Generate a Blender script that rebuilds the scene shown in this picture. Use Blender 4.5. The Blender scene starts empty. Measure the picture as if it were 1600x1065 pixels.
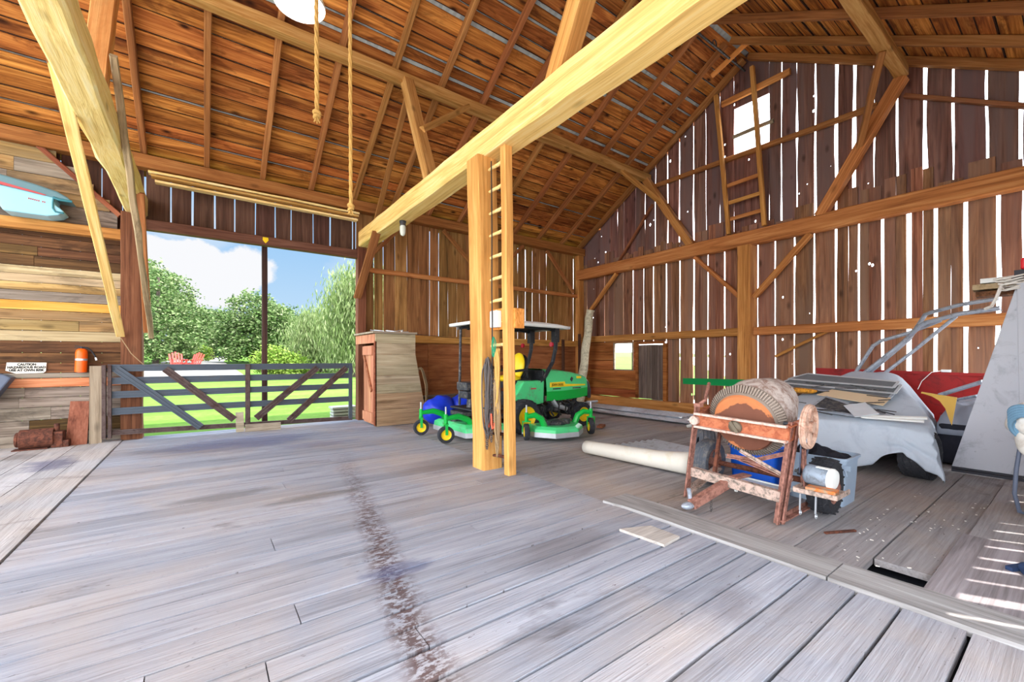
import bpy, math, random
from mathutils import Vector, Matrix, noise as mnoise
R = random.Random(7)
SC = bpy.context.scene
COL = SC.collection
PI = math.pi
V = Vector

# ---- survey of the barn: camera station, and rays used to read real positions off walls, floor and roof
F, YAW, HY, EYE = 660.0, math.radians(36.1), 560.0, 1.5
FW = (math.sin(YAW), math.cos(YAW)); RT = (math.cos(YAW), -math.sin(YAW))
def ray(px, py):
    r = (px-800)/F
    return (FW[0]+r*RT[0], FW[1]+r*RT[1], (HY-py)/F)
def onX(px, py, X):
    d = ray(px, py); t = X/d[0]; return V((X, d[1]*t, EYE+d[2]*t))
def onY(px, py, Y):
    d = ray(px, py); t = Y/d[1]; return V((d[0]*t, Y, EYE+d[2]*t))
def onZ(px, py, Z=0.0):
    d = ray(px, py); t = (Z-EYE)/d[2]; return V((d[0]*t, d[1]*t, Z))
def atD(px, py, t):
    d = ray(px, py); return V((d[0]*t, d[1]*t, EYE+d[2]*t))

# ---- mesh accumulator
class MB:
    def __init__(s): s.v = []; s.f = []; s.m = []; s.k = 0
    def add(s, vs, fs):
        b = len(s.v); s.v += [tuple(v) for v in vs]
        for f in fs: s.f.append(tuple(b+i for i in f)); s.m.append(s.k)
        return s
    def box(s, c, d, M=None):
        x, y, z = d[0]/2, d[1]/2, d[2]/2
        P = [V((sx*x, sy*y, sz*z)) for sz in (-1, 1) for sy in (-1, 1) for sx in (-1, 1)]
        if M is not None: P = [M @ p for p in P]
        c = V(c)
        return s.add([p+c for p in P], [(0,2,3,1),(4,5,7,6),(0,1,5,4),(2,6,7,3),(0,4,6,2),(1,3,7,5)])
    def bar(s, p0, p1, w, h, up=(0,0,1)):
        p0, p1 = V(p0), V(p1); d = (p1-p0); L = d.length; d = d/L
        u = V(up)
        if abs(u.dot(d)) > .98: u = V((1,0,0)) if abs(d.x) < .9 else V((0,1,0))
        a = u.cross(d).normalized(); b = d.cross(a)
        M = Matrix((d, a, b)).transposed()
        return s.box((p0+p1)/2, (L, w, h), M)
    def ring(s, c, a, b, r, n, sq=1.0):
        return [c+a*(r*math.cos(2*PI*i/n))+b*(r*sq*math.sin(2*PI*i/n)) for i in range(n)]
    def tube(s, pts, r, n=8, caps=True, closed=False):
        pts = [V(p) for p in pts]; N = len(pts); rs = r if isinstance(r, (list, tuple)) else [r]*N
        d0 = (pts[1]-pts[0]).normalized()
        u = V((0,0,1)) if abs(d0.z) < .9 else V((1,0,0))
        vs = []; prev = None
        for i in range(N):
            if closed: d = pts[(i+1) % N]-pts[i-1]
            else: d = pts[min(i+1, N-1)]-pts[max(i-1, 0)]
            d = d.normalized()
            a = (u.cross(d) if prev is None else prev-d*prev.dot(d))
            if a.length < 1e-5: a = V((1,0,0)).cross(d)
            a = a.normalized(); prev = a; b = d.cross(a)
            vs += s.ring(pts[i], a, b, rs[i], n)
        fs = []
        for i in range(N if closed else N-1):
            q = (i+1) % N
            for j in range(n): fs.append((i*n+j, i*n+(j+1) % n, q*n+(j+1) % n, q*n+j))
        if caps and not closed: fs += [tuple(reversed(range(n))), tuple((N-1)*n+j for j in range(n))]
        return s.add(vs, fs)
    def cyl(s, p0, p1, r0, r1=None, n=20): return s.tube([p0, p1], [r0, r0 if r1 is None else r1], n)
    def lathe(s, prof, o, axis, n=28, caps=True):
        o = V(o); d = V(axis).normalized()
        u = V((0,0,1)) if abs(d.z) < .9 else V((1,0,0))
        a = u.cross(d).normalized(); b = d.cross(a)
        vs = []
        for r, z in prof: vs += s.ring(o+d*z, a, b, max(r, 1e-4), n)
        fs = []
        for i in range(len(prof)-1):
            for j in range(n): fs.append((i*n+j, i*n+(j+1) % n, (i+1)*n+(j+1) % n, (i+1)*n+j))
        if caps: fs += [tuple(reversed(range(n))), tuple((len(prof)-1)*n+j for j in range(n))]
        return s.add(vs, fs)
    def prism(s, pts, off):
        n = len(pts); P = [V(p) for p in pts]; o = V(off)
        fs = [tuple(reversed(range(n))), tuple(range(n, 2*n))]
        fs += [(i, (i+1) % n, n+(i+1) % n, n+i) for i in range(n)]
        return s.add(P+[p+o for p in P], fs)
    def sphere(s, c, r, nu=16, nv=10, M=None, fn=None):
        r = (r, r, r) if isinstance(r, (int, float)) else r
        c = V(c); vs = []
        for i in range(nv+1):
            t = PI*i/nv
            for j in range(nu):
                p = 2*PI*j/nu
                q = V((r[0]*math.sin(t)*math.cos(p), r[1]*math.sin(t)*math.sin(p), r[2]*math.cos(t)))
                if fn: q = fn(q)
                if M is not None: q = M @ q
                vs.append(q+c)
        fs = [(i*nu+j, (i+1)*nu+j, (i+1)*nu+(j+1) % nu, i*nu+(j+1) % nu) for i in range(nv) for j in range(nu)]
        return s.add(vs, fs)
    def torus(s, c, axis, Rr, r, n=28, k=10, sq=1.0):
        d = V(axis).normalized(); u = V((0,0,1)) if abs(d.z) < .9 else V((1,0,0))
        a = u.cross(d).normalized(); b = d.cross(a); c = V(c); vs = []
        for i in range(n):
            t = 2*PI*i/n; e = a*math.cos(t)+b*math.sin(t)
            for j in range(k):
                p = 2*PI*j/k; vs.append(c+e*(Rr+r*math.cos(p))+d*(r*sq*math.sin(p)))
        fs = [(i*k+j, ((i+1) % n)*k+j, ((i+1) % n)*k+(j+1) % k, i*k+(j+1) % k) for i in range(n) for j in range(k)]
        return s.add(vs, fs)
    def grid(s, P):
        n, m = len(P), len(P[0])
        return s.add([p for row in P for p in row], [(i*m+j, (i+1)*m+j, (i+1)*m+j+1, i*m+j+1) for i in range(n-1) for j in range(m-1)])
    def build(s, name, mat, parent=None, smooth=False, bevel=0, solid=0, sub=0, weld=False):
        me = bpy.data.meshes.new(name); me.from_pydata(s.v, [], s.f)
        mats = mat if isinstance(mat, (list, tuple)) else [mat]
        for x in mats: me.materials.append(x)
        if len(mats) > 1: me.polygons.foreach_set('material_index', s.m)
        if smooth:
            me.polygons.foreach_set('use_smooth', [True]*len(me.polygons))
        me.update()
        o = bpy.data.objects.new(name, me); COL.objects.link(o)
        if smooth and smooth != 2:
            try: me.set_sharp_from_angle(angle=math.radians(40))
            except Exception: pass
        if parent is not None: attach(o, parent)
        if solid:
            q = o.modifiers.new('s', 'SOLIDIFY'); q.thickness = solid; q.offset = 0
        if bevel:
            q = o.modifiers.new('b', 'BEVEL'); q.width = bevel; q.segments = 2; q.limit_method = 'ANGLE'; q.angle_limit = math.radians(40)
        if sub:
            q = o.modifiers.new('u', 'SUBSURF'); q.levels = sub; q.render_levels = sub
        return o

WM = {}
def wm(o): return WM.get(o.name, Matrix.Identity(4))
def attach(o, p):
    o.parent = p; o.matrix_parent_inverse = wm(p).inverted()
def tag(o, label=None, cat=None, group=None, kind=None):
    if label: o['label'] = label
    if cat: o['category'] = cat
    if group: o['group'] = group
    if kind: o['kind'] = kind
    return o
def thing(name, label, cat, loc=(0,0,0), group=None):
    o = bpy.data.objects.new(name, None); COL.objects.link(o); o.location = loc
    o.empty_display_size = .1
    WM[o.name] = Matrix.Translation(V(loc))
    return tag(o, label, cat, group)
def single(mb, name, mat, label, cat, group=None, **k):
    return tag(mb.build(name, mat, None, **k), label, cat, group)
def struct(mb, name, mat, **k): return tag(mb.build(name, mat, None, **k), kind='structure')
def dup(root, loc, label, group=None):
    r = root.copy(); COL.objects.link(r); r.location = loc
    r['label'] = label
    if group: r['group'] = group
    for ch in list(root.children):
        c = ch.copy(); COL.objects.link(c); c.parent = r
        for g in list(ch.children):
            d = g.copy(); COL.objects.link(d); d.parent = c
    return r
def text(body, name, mat, size, loc, rot, parent, align='CENTER', ext=.001, sx=1.0, bold=0.0):
    cu = bpy.data.curves.new(name, 'FONT'); cu.body = body; cu.size = size; cu.align_x = align; cu.extrude = ext
    cu.space_line = .95; cu.offset = bold
    tmp = bpy.data.objects.new(name, cu); COL.objects.link(tmp)
    dg = bpy.context.evaluated_depsgraph_get(); me = bpy.data.meshes.new_from_object(tmp.evaluated_get(dg))
    COL.objects.unlink(tmp); bpy.data.objects.remove(tmp); bpy.data.curves.remove(cu)
    me.materials.clear(); me.materials.append(mat); o = bpy.data.objects.new(name, me); COL.objects.link(o)
    M = Matrix.Translation(V(loc)) @ rot.to_4x4() @ Matrix.Diagonal((sx, 1, 1, 1))
    o.parent = parent; o.matrix_parent_inverse = wm(parent).inverted(); o.matrix_basis = M
    return o
ORD = ['first','second','third','fourth','fifth','sixth','seventh','eighth','ninth','tenth','eleventh','twelfth','thirteenth','fourteenth','fifteenth','sixteenth','seventeenth']

# ---- materials
def S(r, g, b):
    f = lambda c: (c/255/12.92 if c <= 10.3 else ((c/255+.055)/1.055)**2.4)
    return (f(r), f(g), f(b), 1)
class NT:
    def __init__(s, name):
        s.m = bpy.data.materials.new(name); s.m.use_nodes = True; s.t = s.m.node_tree
        s.b = s.t.nodes['Principled BSDF']; s.out = s.t.nodes['Material Output']
    def n(s, ty, ins=None, **k):
        x = s.t.nodes.new(ty)
        for a, b in k.items(): setattr(x, a, b)
        for a, b in (ins or {}).items():
            if hasattr(b, 'is_output'): s.t.links.new(b, x.inputs[a])
            else: x.inputs[a].default_value = b
        return x
    def math(s, op, a, b=0.0, c=None, clamp=False):
        x = s.n('ShaderNodeMath', {0: a, 1: b}, operation=op, use_clamp=clamp)
        if c is not None:
            if hasattr(c, 'is_output'): s.t.links.new(c, x.inputs[2])
            else: x.inputs[2].default_value = c
        return x.outputs[0]
    def mix(s, fac, a, b, mode='MIX'):
        x = s.n('ShaderNodeMix', data_type='RGBA', blend_type=mode)
        for i, q in ((0, fac), (6, a), (7, b)):
            if hasattr(q, 'is_output'): s.t.links.new(q, x.inputs[i])
            else: x.inputs[i].default_value = q
        return x.outputs[2]
    def ramp(s, fac, stops, interp='LINEAR'):
        x = s.n('ShaderNodeValToRGB', {0: fac}); e = x.color_ramp.elements; x.color_ramp.interpolation = interp
        while len(e) < len(stops): e.new(.5)
        for q, (p, c) in zip(e, stops): q.position = p; q.color = c
        return x.outputs[0]
    def noise(s, vec, scale, detail=3, rough=.55, dist=0.0):
        return s.n('ShaderNodeTexNoise', {'Vector': vec, 'Scale': scale, 'Detail': detail, 'Roughness': rough, 'Distortion': dist}).outputs['Fac']
    def coord(s): return s.n('ShaderNodeTexCoord').outputs['Object']
    def scale(s, vec, sc, off=None):
        ins = {'Vector': vec, 'Scale': sc}
        x = s.n('ShaderNodeMapping', ins)
        if off is not None: s.t.links.new(off, x.inputs['Location'])
        return x.outputs[0]
    def bump(s, h, strength=.3, d=.01):
        s.t.links.new(s.n('ShaderNodeBump', {'Height': h, 'Strength': strength, 'Distance': d}).outputs[0], s.b.inputs['Normal'])
    def col(s, c):
        if hasattr(c, 'is_output'): s.t.links.new(c, s.b.inputs['Base Color'])
        else: s.b.inputs['Base Color'].default_value = c
    def set(s, rough=.6, metal=0.0, spec=.3):
        s.b.inputs['Roughness'].default_value = rough; s.b.inputs['Metallic'].default_value = metal
        s.b.inputs['Specular IOR Level'].default_value = spec
        return s

def wood(name, dark, mid, light, axis='X', scale=1.0, stretch=14, var=.5, hue=.03, knots=.5, rough=.8, contrast=1.0, holes=None, grey=None, bump=.35, stain=None):
    """Sawn timber: grain along one local axis, every board a shade of its own, knots, optional weathering and nail holes."""
    t = NT(name); t.set(rough, 0, .2)
    co = t.coord()
    ri = t.n('ShaderNodeNewGeometry').outputs['Random Per Island']
    oi = t.n('ShaderNodeObjectInfo').outputs['Random']
    rr = t.math('FRACT', t.math('ADD', ri, oi))
    k = {'X': (1/stretch, 1, 1), 'Y': (1, 1/stretch, 1), 'Z': (1, 1, 1/stretch)}[axis]
    off = t.n('ShaderNodeCombineXYZ', {0: t.math('MULTIPLY', rr, 37.0), 1: t.math('MULTIPLY', rr, 71.0), 2: t.math('MULTIPLY', rr, 53.0)}).outputs[0]
    a = t.scale(co, tuple(7*scale*q for q in k), off)
    n1 = t.noise(a, 1.0, 5, .6, 1.2)
    fs = {'X': (1/40, 1, 1), 'Y': (1, 1/40, 1), 'Z': (1, 1, 1/40)}[axis]
    n2 = t.noise(t.scale(co, tuple(45*scale*q for q in fs), off), 1.0, 3, .6, .4)
    v = t.math('ADD', t.math('MULTIPLY', n1, .62), t.math('MULTIPLY', n2, .38))
    v = t.math('MULTIPLY_ADD', t.math('SUBTRACT', v, .5), 2.1*contrast, .5, clamp=True)
    c = t.ramp(v, [(.05, dark), (.5, mid), (.95, light)])
    if grey is not None:
        gn = t.noise(t.scale(co, tuple(2.2*q for q in k), off), 1.0, 3, .6, .5)
        c = t.mix(t.ramp(gn, [(.42, (0,0,0,1)), (.62, (1,1,1,1))]), c, grey)
    if stain:
        sn = t.noise(t.scale(co, tuple(3.4*q**.5 for q in k), off), 1.0, 5, .7, 1.0)
        c = t.mix(t.math('MULTIPLY', t.ramp(sn, [(.52, (0,0,0,1)), (.64, (1,1,1,1))]), stain[0]), c, stain[1])
    if knots:
        kk = {'X': (.45, 1, 1), 'Y': (1, .45, 1), 'Z': (1, 1, .45)}[axis]
        vo = t.n('ShaderNodeTexVoronoi', {'Vector': t.scale(co, tuple(3.2*q for q in kk), off), 'Scale': 1.0})
        kd = t.ramp(vo.outputs['Distance'], [(.05, (1,1,1,1)), (.17, (0,0,0,1))])
        c = t.mix(t.math('MULTIPLY', kd, knots), c, tuple(q*.35 for q in dark[:3])+(1,))
    hs = t.n('ShaderNodeHueSaturation', {'Hue': t.math('MULTIPLY_ADD', t.math('SUBTRACT', t.math('FRACT', t.math('MULTIPLY', rr, 7.3)), .5), hue, .5), 'Saturation': 1.0,
        'Value': t.math('MULTIPLY_ADD', t.math('SUBTRACT', rr, .5), var, 1.0), 'Fac': 1.0, 'Color': c})
    t.col(hs.outputs[0])
    t.bump(t.math('ADD', n1, t.math('MULTIPLY', n2, .6)), bump, .012)
    if holes:
        ax, dens, rad = holes
        u = t.scale(co, (0, dens, dens*.7) if ax == 'X' else (dens, 0, dens*.7))
        vo = t.n('ShaderNodeTexVoronoi', {'Vector': u, 'Scale': 1.0})
        msk = t.noise(t.scale(co, (0, .9, .5) if ax == 'X' else (.9, 0, .5)), 1.0, 2)
        thr = t.math('MULTIPLY', t.math('SUBTRACT', msk, .42, clamp=True), rad*6)
        thr = t.math('MULTIPLY', thr, t.math('POWER', t.n('ShaderNodeSeparateColor', {0: vo.outputs['Color']}).outputs[0], 2.0))
        h = t.math('LESS_THAN', vo.outputs['Distance'], thr)
        tr = t.n('ShaderNodeBsdfTransparent').outputs[0]
        mx = t.n('ShaderNodeMixShader', {0: h, 1: t.b.outputs[0], 2: tr})
        t.t.links.new(mx.outputs[0], t.out.inputs[0])
    return t.m

def paint(name, c, rough=.5, metal=0.0, var=.12, scale=6, dirt=None, damt=.4, bump=.05, spec=.35):
    """Painted, moulded or metal surface with faint mottling and optional dirt or rust."""
    t = NT(name); t.set(rough, metal, spec)
    co = t.coord(); n = t.noise(co, scale, 4, .6)
    x = t.mix(n, tuple(min(1, q*(1-var)) for q in c[:3])+(1,), tuple(min(1, q*(1+var)) for q in c[:3])+(1,))
    if dirt is not None:
        d = t.noise(co, scale*1.7, 6, .7, .6)
        x = t.mix(t.ramp(d, [(.6-damt*.5, (0,0,0,1)), (.75-damt*.4, (1,1,1,1))]), x, dirt)
    t.col(x)
    if bump: t.bump(t.noise(co, scale*5, 4), bump, .01)
    return t.m
def emit(name, c, s):
    t = NT(name); t.set(.4); t.col(c)
    t.b.inputs['Emission Color'].default_value = c; t.b.inputs['Emission Strength'].default_value = s
    return t.m
M = {}
M['roof'] = wood('roof_boards', S(86,44,18), S(170,102,46), S(224,154,78), 'X', .8, 12, .45, .012, 1.0, .85, 1.3, stain=(.6, S(84,38,16)))
M['gapshade'] = paint('gap_shade_strip', S(52,28,16), .95, 0, .3, 9)  # dark strips standing in for the shaded gaps between roof boards
M['rafter'] = wood('rafter_wood', S(100,60,30), S(156,102,56), S(198,142,86), 'X', 1, 20, .25, .02, .3)
M['timber'] = wood('timber_wood', S(122,74,34), S(190,128,68), S(226,172,104), 'X', 1, 18, .2, .02, .45)
M['oldhew'] = wood('old_hewn_timber', S(116,76,34), S(186,138,74), S(220,180,114), 'X', 1, 14, .1, .015, .5, bump=.6)
M['pale'] = wood('pale_timber', S(190,132,66), S(244,200,124), S(254,234,180), 'X', 1, 18, .1, .015, .35)
M['hewn'] = wood('hewn_timber', S(206,164,84), S(248,218,144), S(255,240,190), 'X', 1.2, 8, .1, .015, .5, bump=.8)
M['honey'] = wood('honey_timber', S(150,92,42), S(214,150,84), S(240,192,124), 'X', 1, 20, .1, .015, .3, stain=(.3, S(176,116,62)))
M['brown'] = wood('dark_brown_timber', S(58,34,22), S(112,70,46), S(150,102,70), 'X', 1, 16, .15, .015, .4)
M['greywood'] = wood('grey_board', S(92,80,66), S(150,136,116), S(190,178,156), 'X', 1, 16, .25, .02, .4)
M['redwood'] = wood('reddish_board', S(84,44,28), S(140,82,56), S(176,116,84), 'X', 1, 16, .2, .02, .4)
M['gable'] = wood('gable_siding', S(66,42,32), S(142,96,70), S(188,138,102), 'Z', .9, 14, .45, .02, .6, .85, 1.15, holes=('X', 4.2, .09), grey=S(136,104,88))
M['gable_up'] = wood('gable_upper_siding', S(64,42,38), S(126,86,74), S(168,122,104), 'Z', .9, 14, .45, .02, .6, .85, 1.1, holes=('X', 4.2, .14), grey=S(122,98,94))
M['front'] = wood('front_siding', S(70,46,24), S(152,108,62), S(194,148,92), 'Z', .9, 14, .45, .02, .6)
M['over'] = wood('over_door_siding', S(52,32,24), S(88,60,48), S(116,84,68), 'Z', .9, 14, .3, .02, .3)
M['lining'] = wood('lining_boards', S(82,40,18), S(158,92,46), S(196,130,76), 'Y', .8, 12, .35, .02, .5)
M['liningx'] = wood('plywood_lining', S(96,52,28), S(158,96,58), S(194,130,84), 'X', .8, 8, .2, .02, .3)
M['oldtan'] = wood('old_tan_boards', S(88,64,34), S(168,132,80), S(208,176,120), 'X', .8, 14, .45, .02, .5, grey=S(136,118,90), stain=(.6, S(58,44,30)))
M['olddark'] = wood('old_dark_boards', S(36,24,14), S(92,64,38), S(148,108,66), 'X', .8, 14, .5, .03, .5, stain=(.5, S(38,28,20)))
M['oldgrey'] = wood('old_grey_boards', S(74,62,52), S(138,124,110), S(178,164,148), 'X', .8, 14, .35, .02, .5, stain=(.6, S(84,74,66)))
M['olive'] = wood('pale_old_boards', S(120,100,68), S(186,164,124), S(204,186,150), 'X', .8, 14, .3, .02, .5, stain=(.5, S(92,78,56)))
M['orange'] = wood('orange_board', S(150,86,36), S(208,142,66), S(232,176,100), 'X', .8, 16, .15, .02, .4)
M['closet'] = wood('closet_boards', S(100,84,62), S(162,146,118), S(192,176,148), 'X', .9, 14, .3, .02, .4)
M['closet_low'] = wood('closet_low_boards', S(96,70,50), S(150,118,92), S(180,150,120), 'X', .9, 14, .25, .02, .4)
M['pink'] = wood('door_boards', S(120,72,46), S(180,124,90), S(206,156,120), 'Z', .9, 14, .2, .02, .3)
M['birch'] = wood('log_bark', S(120,112,90), S(214,208,178), S(236,232,208), 'X', 1.5, 2, .1, .02, .3)

def floor_mat(name, axis, warm, track, base=(146,148,158), lo=(82,82,90), hi=(184,186,196), patches=()):
    t = NT(name); t.set(.75, 0, .25)
    co = t.coord(); ri = t.n('ShaderNodeNewGeometry').outputs['Random Per Island']
    k = (1/14, 1, 1) if axis == 'X' else (1, 1/14, 1)
    off = t.n('ShaderNodeCombineXYZ', {0: t.math('MULTIPLY', ri, 37.0), 1: t.math('MULTIPLY', ri, 71.0), 2: 0.0}).outputs[0]
    n1 = t.noise(t.scale(co, tuple(9*q for q in k), off), 1.0, 6, .65, .8)
    k2 = (1/40, 1, 1) if axis == 'X' else (1, 1/40, 1)
    n2 = t.noise(t.scale(co, tuple(70*q for q in k2), off), 1.0, 3, .6, .3)
    v = t.math('ADD', t.math('MULTIPLY', n1, .6), t.math('MULTIPLY', n2, .4))
    v = t.math('MULTIPLY_ADD', t.math('SUBTRACT', v, .5), 1.7, .5, clamp=True)
    c = t.ramp(v, [(.0, S(*lo)), (.45, S(*base)), (1.0, S(*hi))])
    # warm dusty patches and blue-grey worn patches
    w = t.noise(co, .55, 4, .6, .4)
    c = t.mix(t.math('MULTIPLY', t.ramp(w, [(.45, (0,0,0,1)), (.65, (1,1,1,1))]), warm), c, S(190,164,136))
    # dark stains
    st = t.noise(t.scale(co, (.7, 1.6, 1)), 1.1, 5, .7, .8)
    c = t.mix(t.math('MULTIPLY', t.ramp(st, [(.60, (0,0,0,1)), (.72, (1,1,1,1))]), .6), c, S(86,78,78))
    # specks and splinters
    sp = t.noise(t.scale(co, (3, 9, 1) if axis == 'X' else (9, 3, 1)), 3.0, 3, .8)
    c = t.mix(t.math('MULTIPLY', t.ramp(sp, [(.66, (0,0,0,1)), (.71, (1,1,1,1))]), .7), c, S(70,58,52))
    if track:
        x = t.n('ShaderNodeSeparateXYZ', {0: co})
        # tyre track of dried mud, running towards the doorway
        cx = t.math('MULTIPLY_ADD', t.math('SUBTRACT', x.outputs[1], 1.8), .17, .88)
        wob = t.math('MULTIPLY', t.math('SUBTRACT', t.noise(co, 1.4, 2), .5), .25)
        d = t.math('ABSOLUTE', t.math('ADD', t.math('SUBTRACT', x.outputs[0], cx), wob))
        band = t.ramp(d, [(.05, (1,1,1,1)), (.17, (0,0,0,1))])
        fl = t.noise(t.scale(co, (14, 26, 1)), 1.0, 3, .7)
        fade = t.ramp(x.outputs[1], [(.0, (1,1,1,1)), (1.0, (0,0,0,1))])
        fy = t.n('ShaderNodeMapRange', {'Value': x.outputs[1], 1: 3.4, 2: 7.5, 3: 1.0, 4: 0.0})
        m = t.math('MULTIPLY', t.math('MULTIPLY', band, t.ramp(fl, [(.44, (0,0,0,1)), (.54, (1,1,1,1))])), fy.outputs[0])
        c = t.mix(t.math('MULTIPLY', m, .85), c, S(78,52,46))
        # soft dark patches trodden in by the threshold board
        for (px, py, r) in ((2.3, 2.45, .55), (2.55, 1.3, .3), (3.0, 5.4, .9), (.3, 8.6, 1.2), (-.6, 8.9, .5)):
            q = t.n('ShaderNodeVectorMath', {0: t.scale(co, (.6, 1.3, 0)), 1: (px*.6, py*1.3, 0)}, operation='DISTANCE').outputs['Value']
            q = t.math('ADD', q, t.math('MULTIPLY', t.math('SUBTRACT', t.noise(co, 4, 3), .5), .35))
            c = t.mix(t.math('MULTIPLY', t.ramp(q, [(r*.25, (1,1,1,1)), (r*.75, (0,0,0,1))]), .45), c, S(98,88,88))
    for (px, py, r, kx, ky, cc, am) in patches:      # spills with ragged outlines
        q = t.n('ShaderNodeVectorMath', {0: t.scale(co, (kx, ky, 0)), 1: (px*kx, py*ky, 0)}, operation='DISTANCE').outputs['Value']
        q = t.math('ADD', q, t.math('MULTIPLY', t.math('SUBTRACT', t.noise(t.scale(co, (1.6, 5, 1)), 1.0, 5, .65), .5), .9))
        c = t.mix(t.math('MULTIPLY', t.ramp(q, [(r*.35, (1,1,1,1)), (r*.8, (0,0,0,1))]), am), c, S(*cc))
    hs = t.n('ShaderNodeHueSaturation', {'Value': t.math('MULTIPLY_ADD', ri, .26, .87), 'Color': c})
    t.col(hs.outputs[0])
    t.bump(t.math('ADD', n1, n2), .45, .012)
    return t.m
M['floor'] = floor_mat('threshing_floor', 'X', .35, True, patches=((.6, 9.0, .8, .45, .8, (96,100,132), .6), (1.6, 8.0, .5, .5, 1.2, (104,104,126), .5), (.2, 5.6, .45, .5, 2.2, (92,90,92), .55), (1.0, 5.0, .4, .5, 2.4, (86,84,84), .55), (1.2, 2.9, .3, .8, 2, (78,84,116), .6)))
M['floor_mow'] = floor_mat('mow_floor', 'X', .4, False, (150,145,146), (84,78,78), (190,186,188))
M['floor_left'] = floor_mat('left_floor', 'Y', .3, False, (164,162,164), (104,100,100), (196,194,196), patches=((-1.75, 8.7, .55, 1.4, .8, (92,92,116), .75), (-2.3, 9.6, .4, 1, 1, (110,102,98), .5)))

M['metalroof'] = paint('roof_sheet', S(196,202,200), .6, .0, .15, 3)
M['glass'] = paint('window_glass', S(226,236,240), .1)
M['green'] = paint('mower_green', S(76,204,128), .3, 0, .06, 3, S(96,150,110), .12)  # lifted towards mint, with the hood's reflected sheen put into the paint
M['green_dk'] = paint('mower_green_deep', S(14,168,64), .35, 0, .06, 3)
M['yellow'] = paint('mower_yellow', S(240,206,30), .4, 0, .05, 3)
M['black'] = paint('black_plastic', S(30,32,36), .5, 0, .2, 5, S(84,80,78), .1)
M['dark'] = paint('dark_metal', S(52,54,60), .5, .3, .25, 8, S(110,104,98), .25)
M['steel'] = paint('bright_steel', S(186,190,196), .35, .6, .15, 8)
M['tyre'] = paint('tyre_rubber', S(44,45,50), .85, 0, .25, 9, S(84,82,84), .08, .2)
M['tyre_old'] = paint('old_tyre_rubber', S(84,88,96), .9, 0, .25, 9, S(120,116,112), .2, .3)
M['white'] = paint('white_plastic', S(236,238,234), .5, 0, .04, 4)
M['redlens'] = paint('red_lens', S(170,26,44), .3, 0, .1, 5)
M['rust'] = paint('rusty_paint', S(160,112,98), .8, 0, .15, 10, S(112,74,62), .35, .3)
M['rust_lt'] = paint('pale_rust_edge', S(204,182,170), .85, 0, .12, 10, S(170,124,104), .25, .2)  # paler rust used for the yoke flanges and collar
M['rust_or'] = paint('orange_rust', S(186,112,78), .85, 0, .15, 10, S(150,80,54), .35, .3)
M['rust_dk'] = paint('deep_rust', S(112,64,46), .85, 0, .2, 10, S(70,40,30), .4, .4)
M['wornpaint'] = paint('worn_painted_steel', S(190,164,150), .8, 0, .2, 12, S(104,96,88), .3, .4)
M['blue'] = paint('blue_plastic', S(22,92,206), .4, 0, .08, 3)
M['tarp_blue'] = paint('blue_tarp', S(28,58,196), .4, 0, .3, 6)
M['tote'] = paint('grey_plastic', S(158,176,196), .5, 0, .06, 3)
M['cloth_black'] = paint('black_cloth', S(34,35,44), .95, 0, .4, 14)
M['cover'] = paint('car_cover_cloth', S(184,194,206), .85, 0, .05, 2, S(170,180,194), .2)
M['cover_dk'] = paint('grey_wet_cover', S(136,142,154), .5, 0, .2, 4)
M['alu'] = paint('aluminium', S(200,204,208), .4, .5, .15, 8)
M['mesh'] = paint('insect_screen', S(110,114,118), .8, 0, .2, 20)
M['card'] = paint('cardboard', S(216,192,158), .9, 0, .06, 3)
M['amber'] = paint('amber_foam', S(218,150,48), .9, 0, .25, 9, S(110,70,24), .3)
M['tanboard'] = paint('tan_board', S(204,162,74), .7, 0, .1, 4)
M['redpanel'] = paint('red_painted_panel', S(158,22,20), .6, 0, .12, 3, S(110,16,14), .2)
M['panel'] = paint('grey_panel', S(188,190,198), .55, 0, .05, 2, S(160,162,170), .15)
M['panel_edge'] = paint('panel_edge', S(52,52,60), .6, 0, .2, 4)
M['galv'] = paint('galvanised_pipe', S(172,180,192), .4, .4, .15, 8, S(128,134,144), .2)
M['canvas'] = paint('white_canvas', S(232,228,220), .9, 0, .06, 5, S(206,196,184), .15)
M['bluecloth'] = paint('blue_cloth', S(108,146,172), .9, 0, .15, 8)
M['navy'] = paint('navy_cloth', S(40,58,92), .9, 0, .15, 8)
M['hose'] = paint('grey_hose', S(86,94,112), .5, 0, .1, 8)
M['red'] = paint('red_plastic', S(226,24,40), .4, 0, .06, 5)
M['vinyl'] = paint('vinyl_sheet', S(214,208,196), .6, 0, .05, 2, S(206,194,170), .12)
M['sheet'] = paint('corrugated_sheet', S(206,212,222), .45, .3, .08, 4, S(170,170,176), .2)
M['galv_gate'] = paint('gate_steel', S(72,80,90), .55, .2, .15, 4, S(80,78,80), .1)
M['gate_rust'] = paint('gate_rust', S(88,72,68), .75, 0, .2, 5, S(66,44,38), .3)
M['exting'] = paint('orange_red_paint', S(246,96,16), .35, 0, .04, 4)
M['sign'] = paint('sign_board', S(236,230,216), .8, 0, .05, 6, S(206,194,176), .12)
M['ink'] = paint('black_ink', S(24,22,22), .8)
M['cowl_a'] = paint('slate_blue_fibreglass', S(98,132,140), .35, 0, .12, 3)
M['cowl_b'] = paint('sky_blue_fibreglass', S(150,206,226), .35, 0, .06, 2)
M['cowl_c'] = paint('teal_trim', S(48,116,126), .4, 0, .08, 4)
M['stripe'] = paint('red_stripe', S(184,76,76), .5, 0, .1, 8)
M['rope'] = paint('manila_rope', S(206,164,92), .95, 0, .25, 60, None, .4, .6)
M['rope_old'] = paint('old_rope', S(158,132,98), .95, 0, .3, 60, None, .4, .6)
M['chain'] = paint('iron_chain', S(92,86,84), .6, .4, .3, 20)
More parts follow.
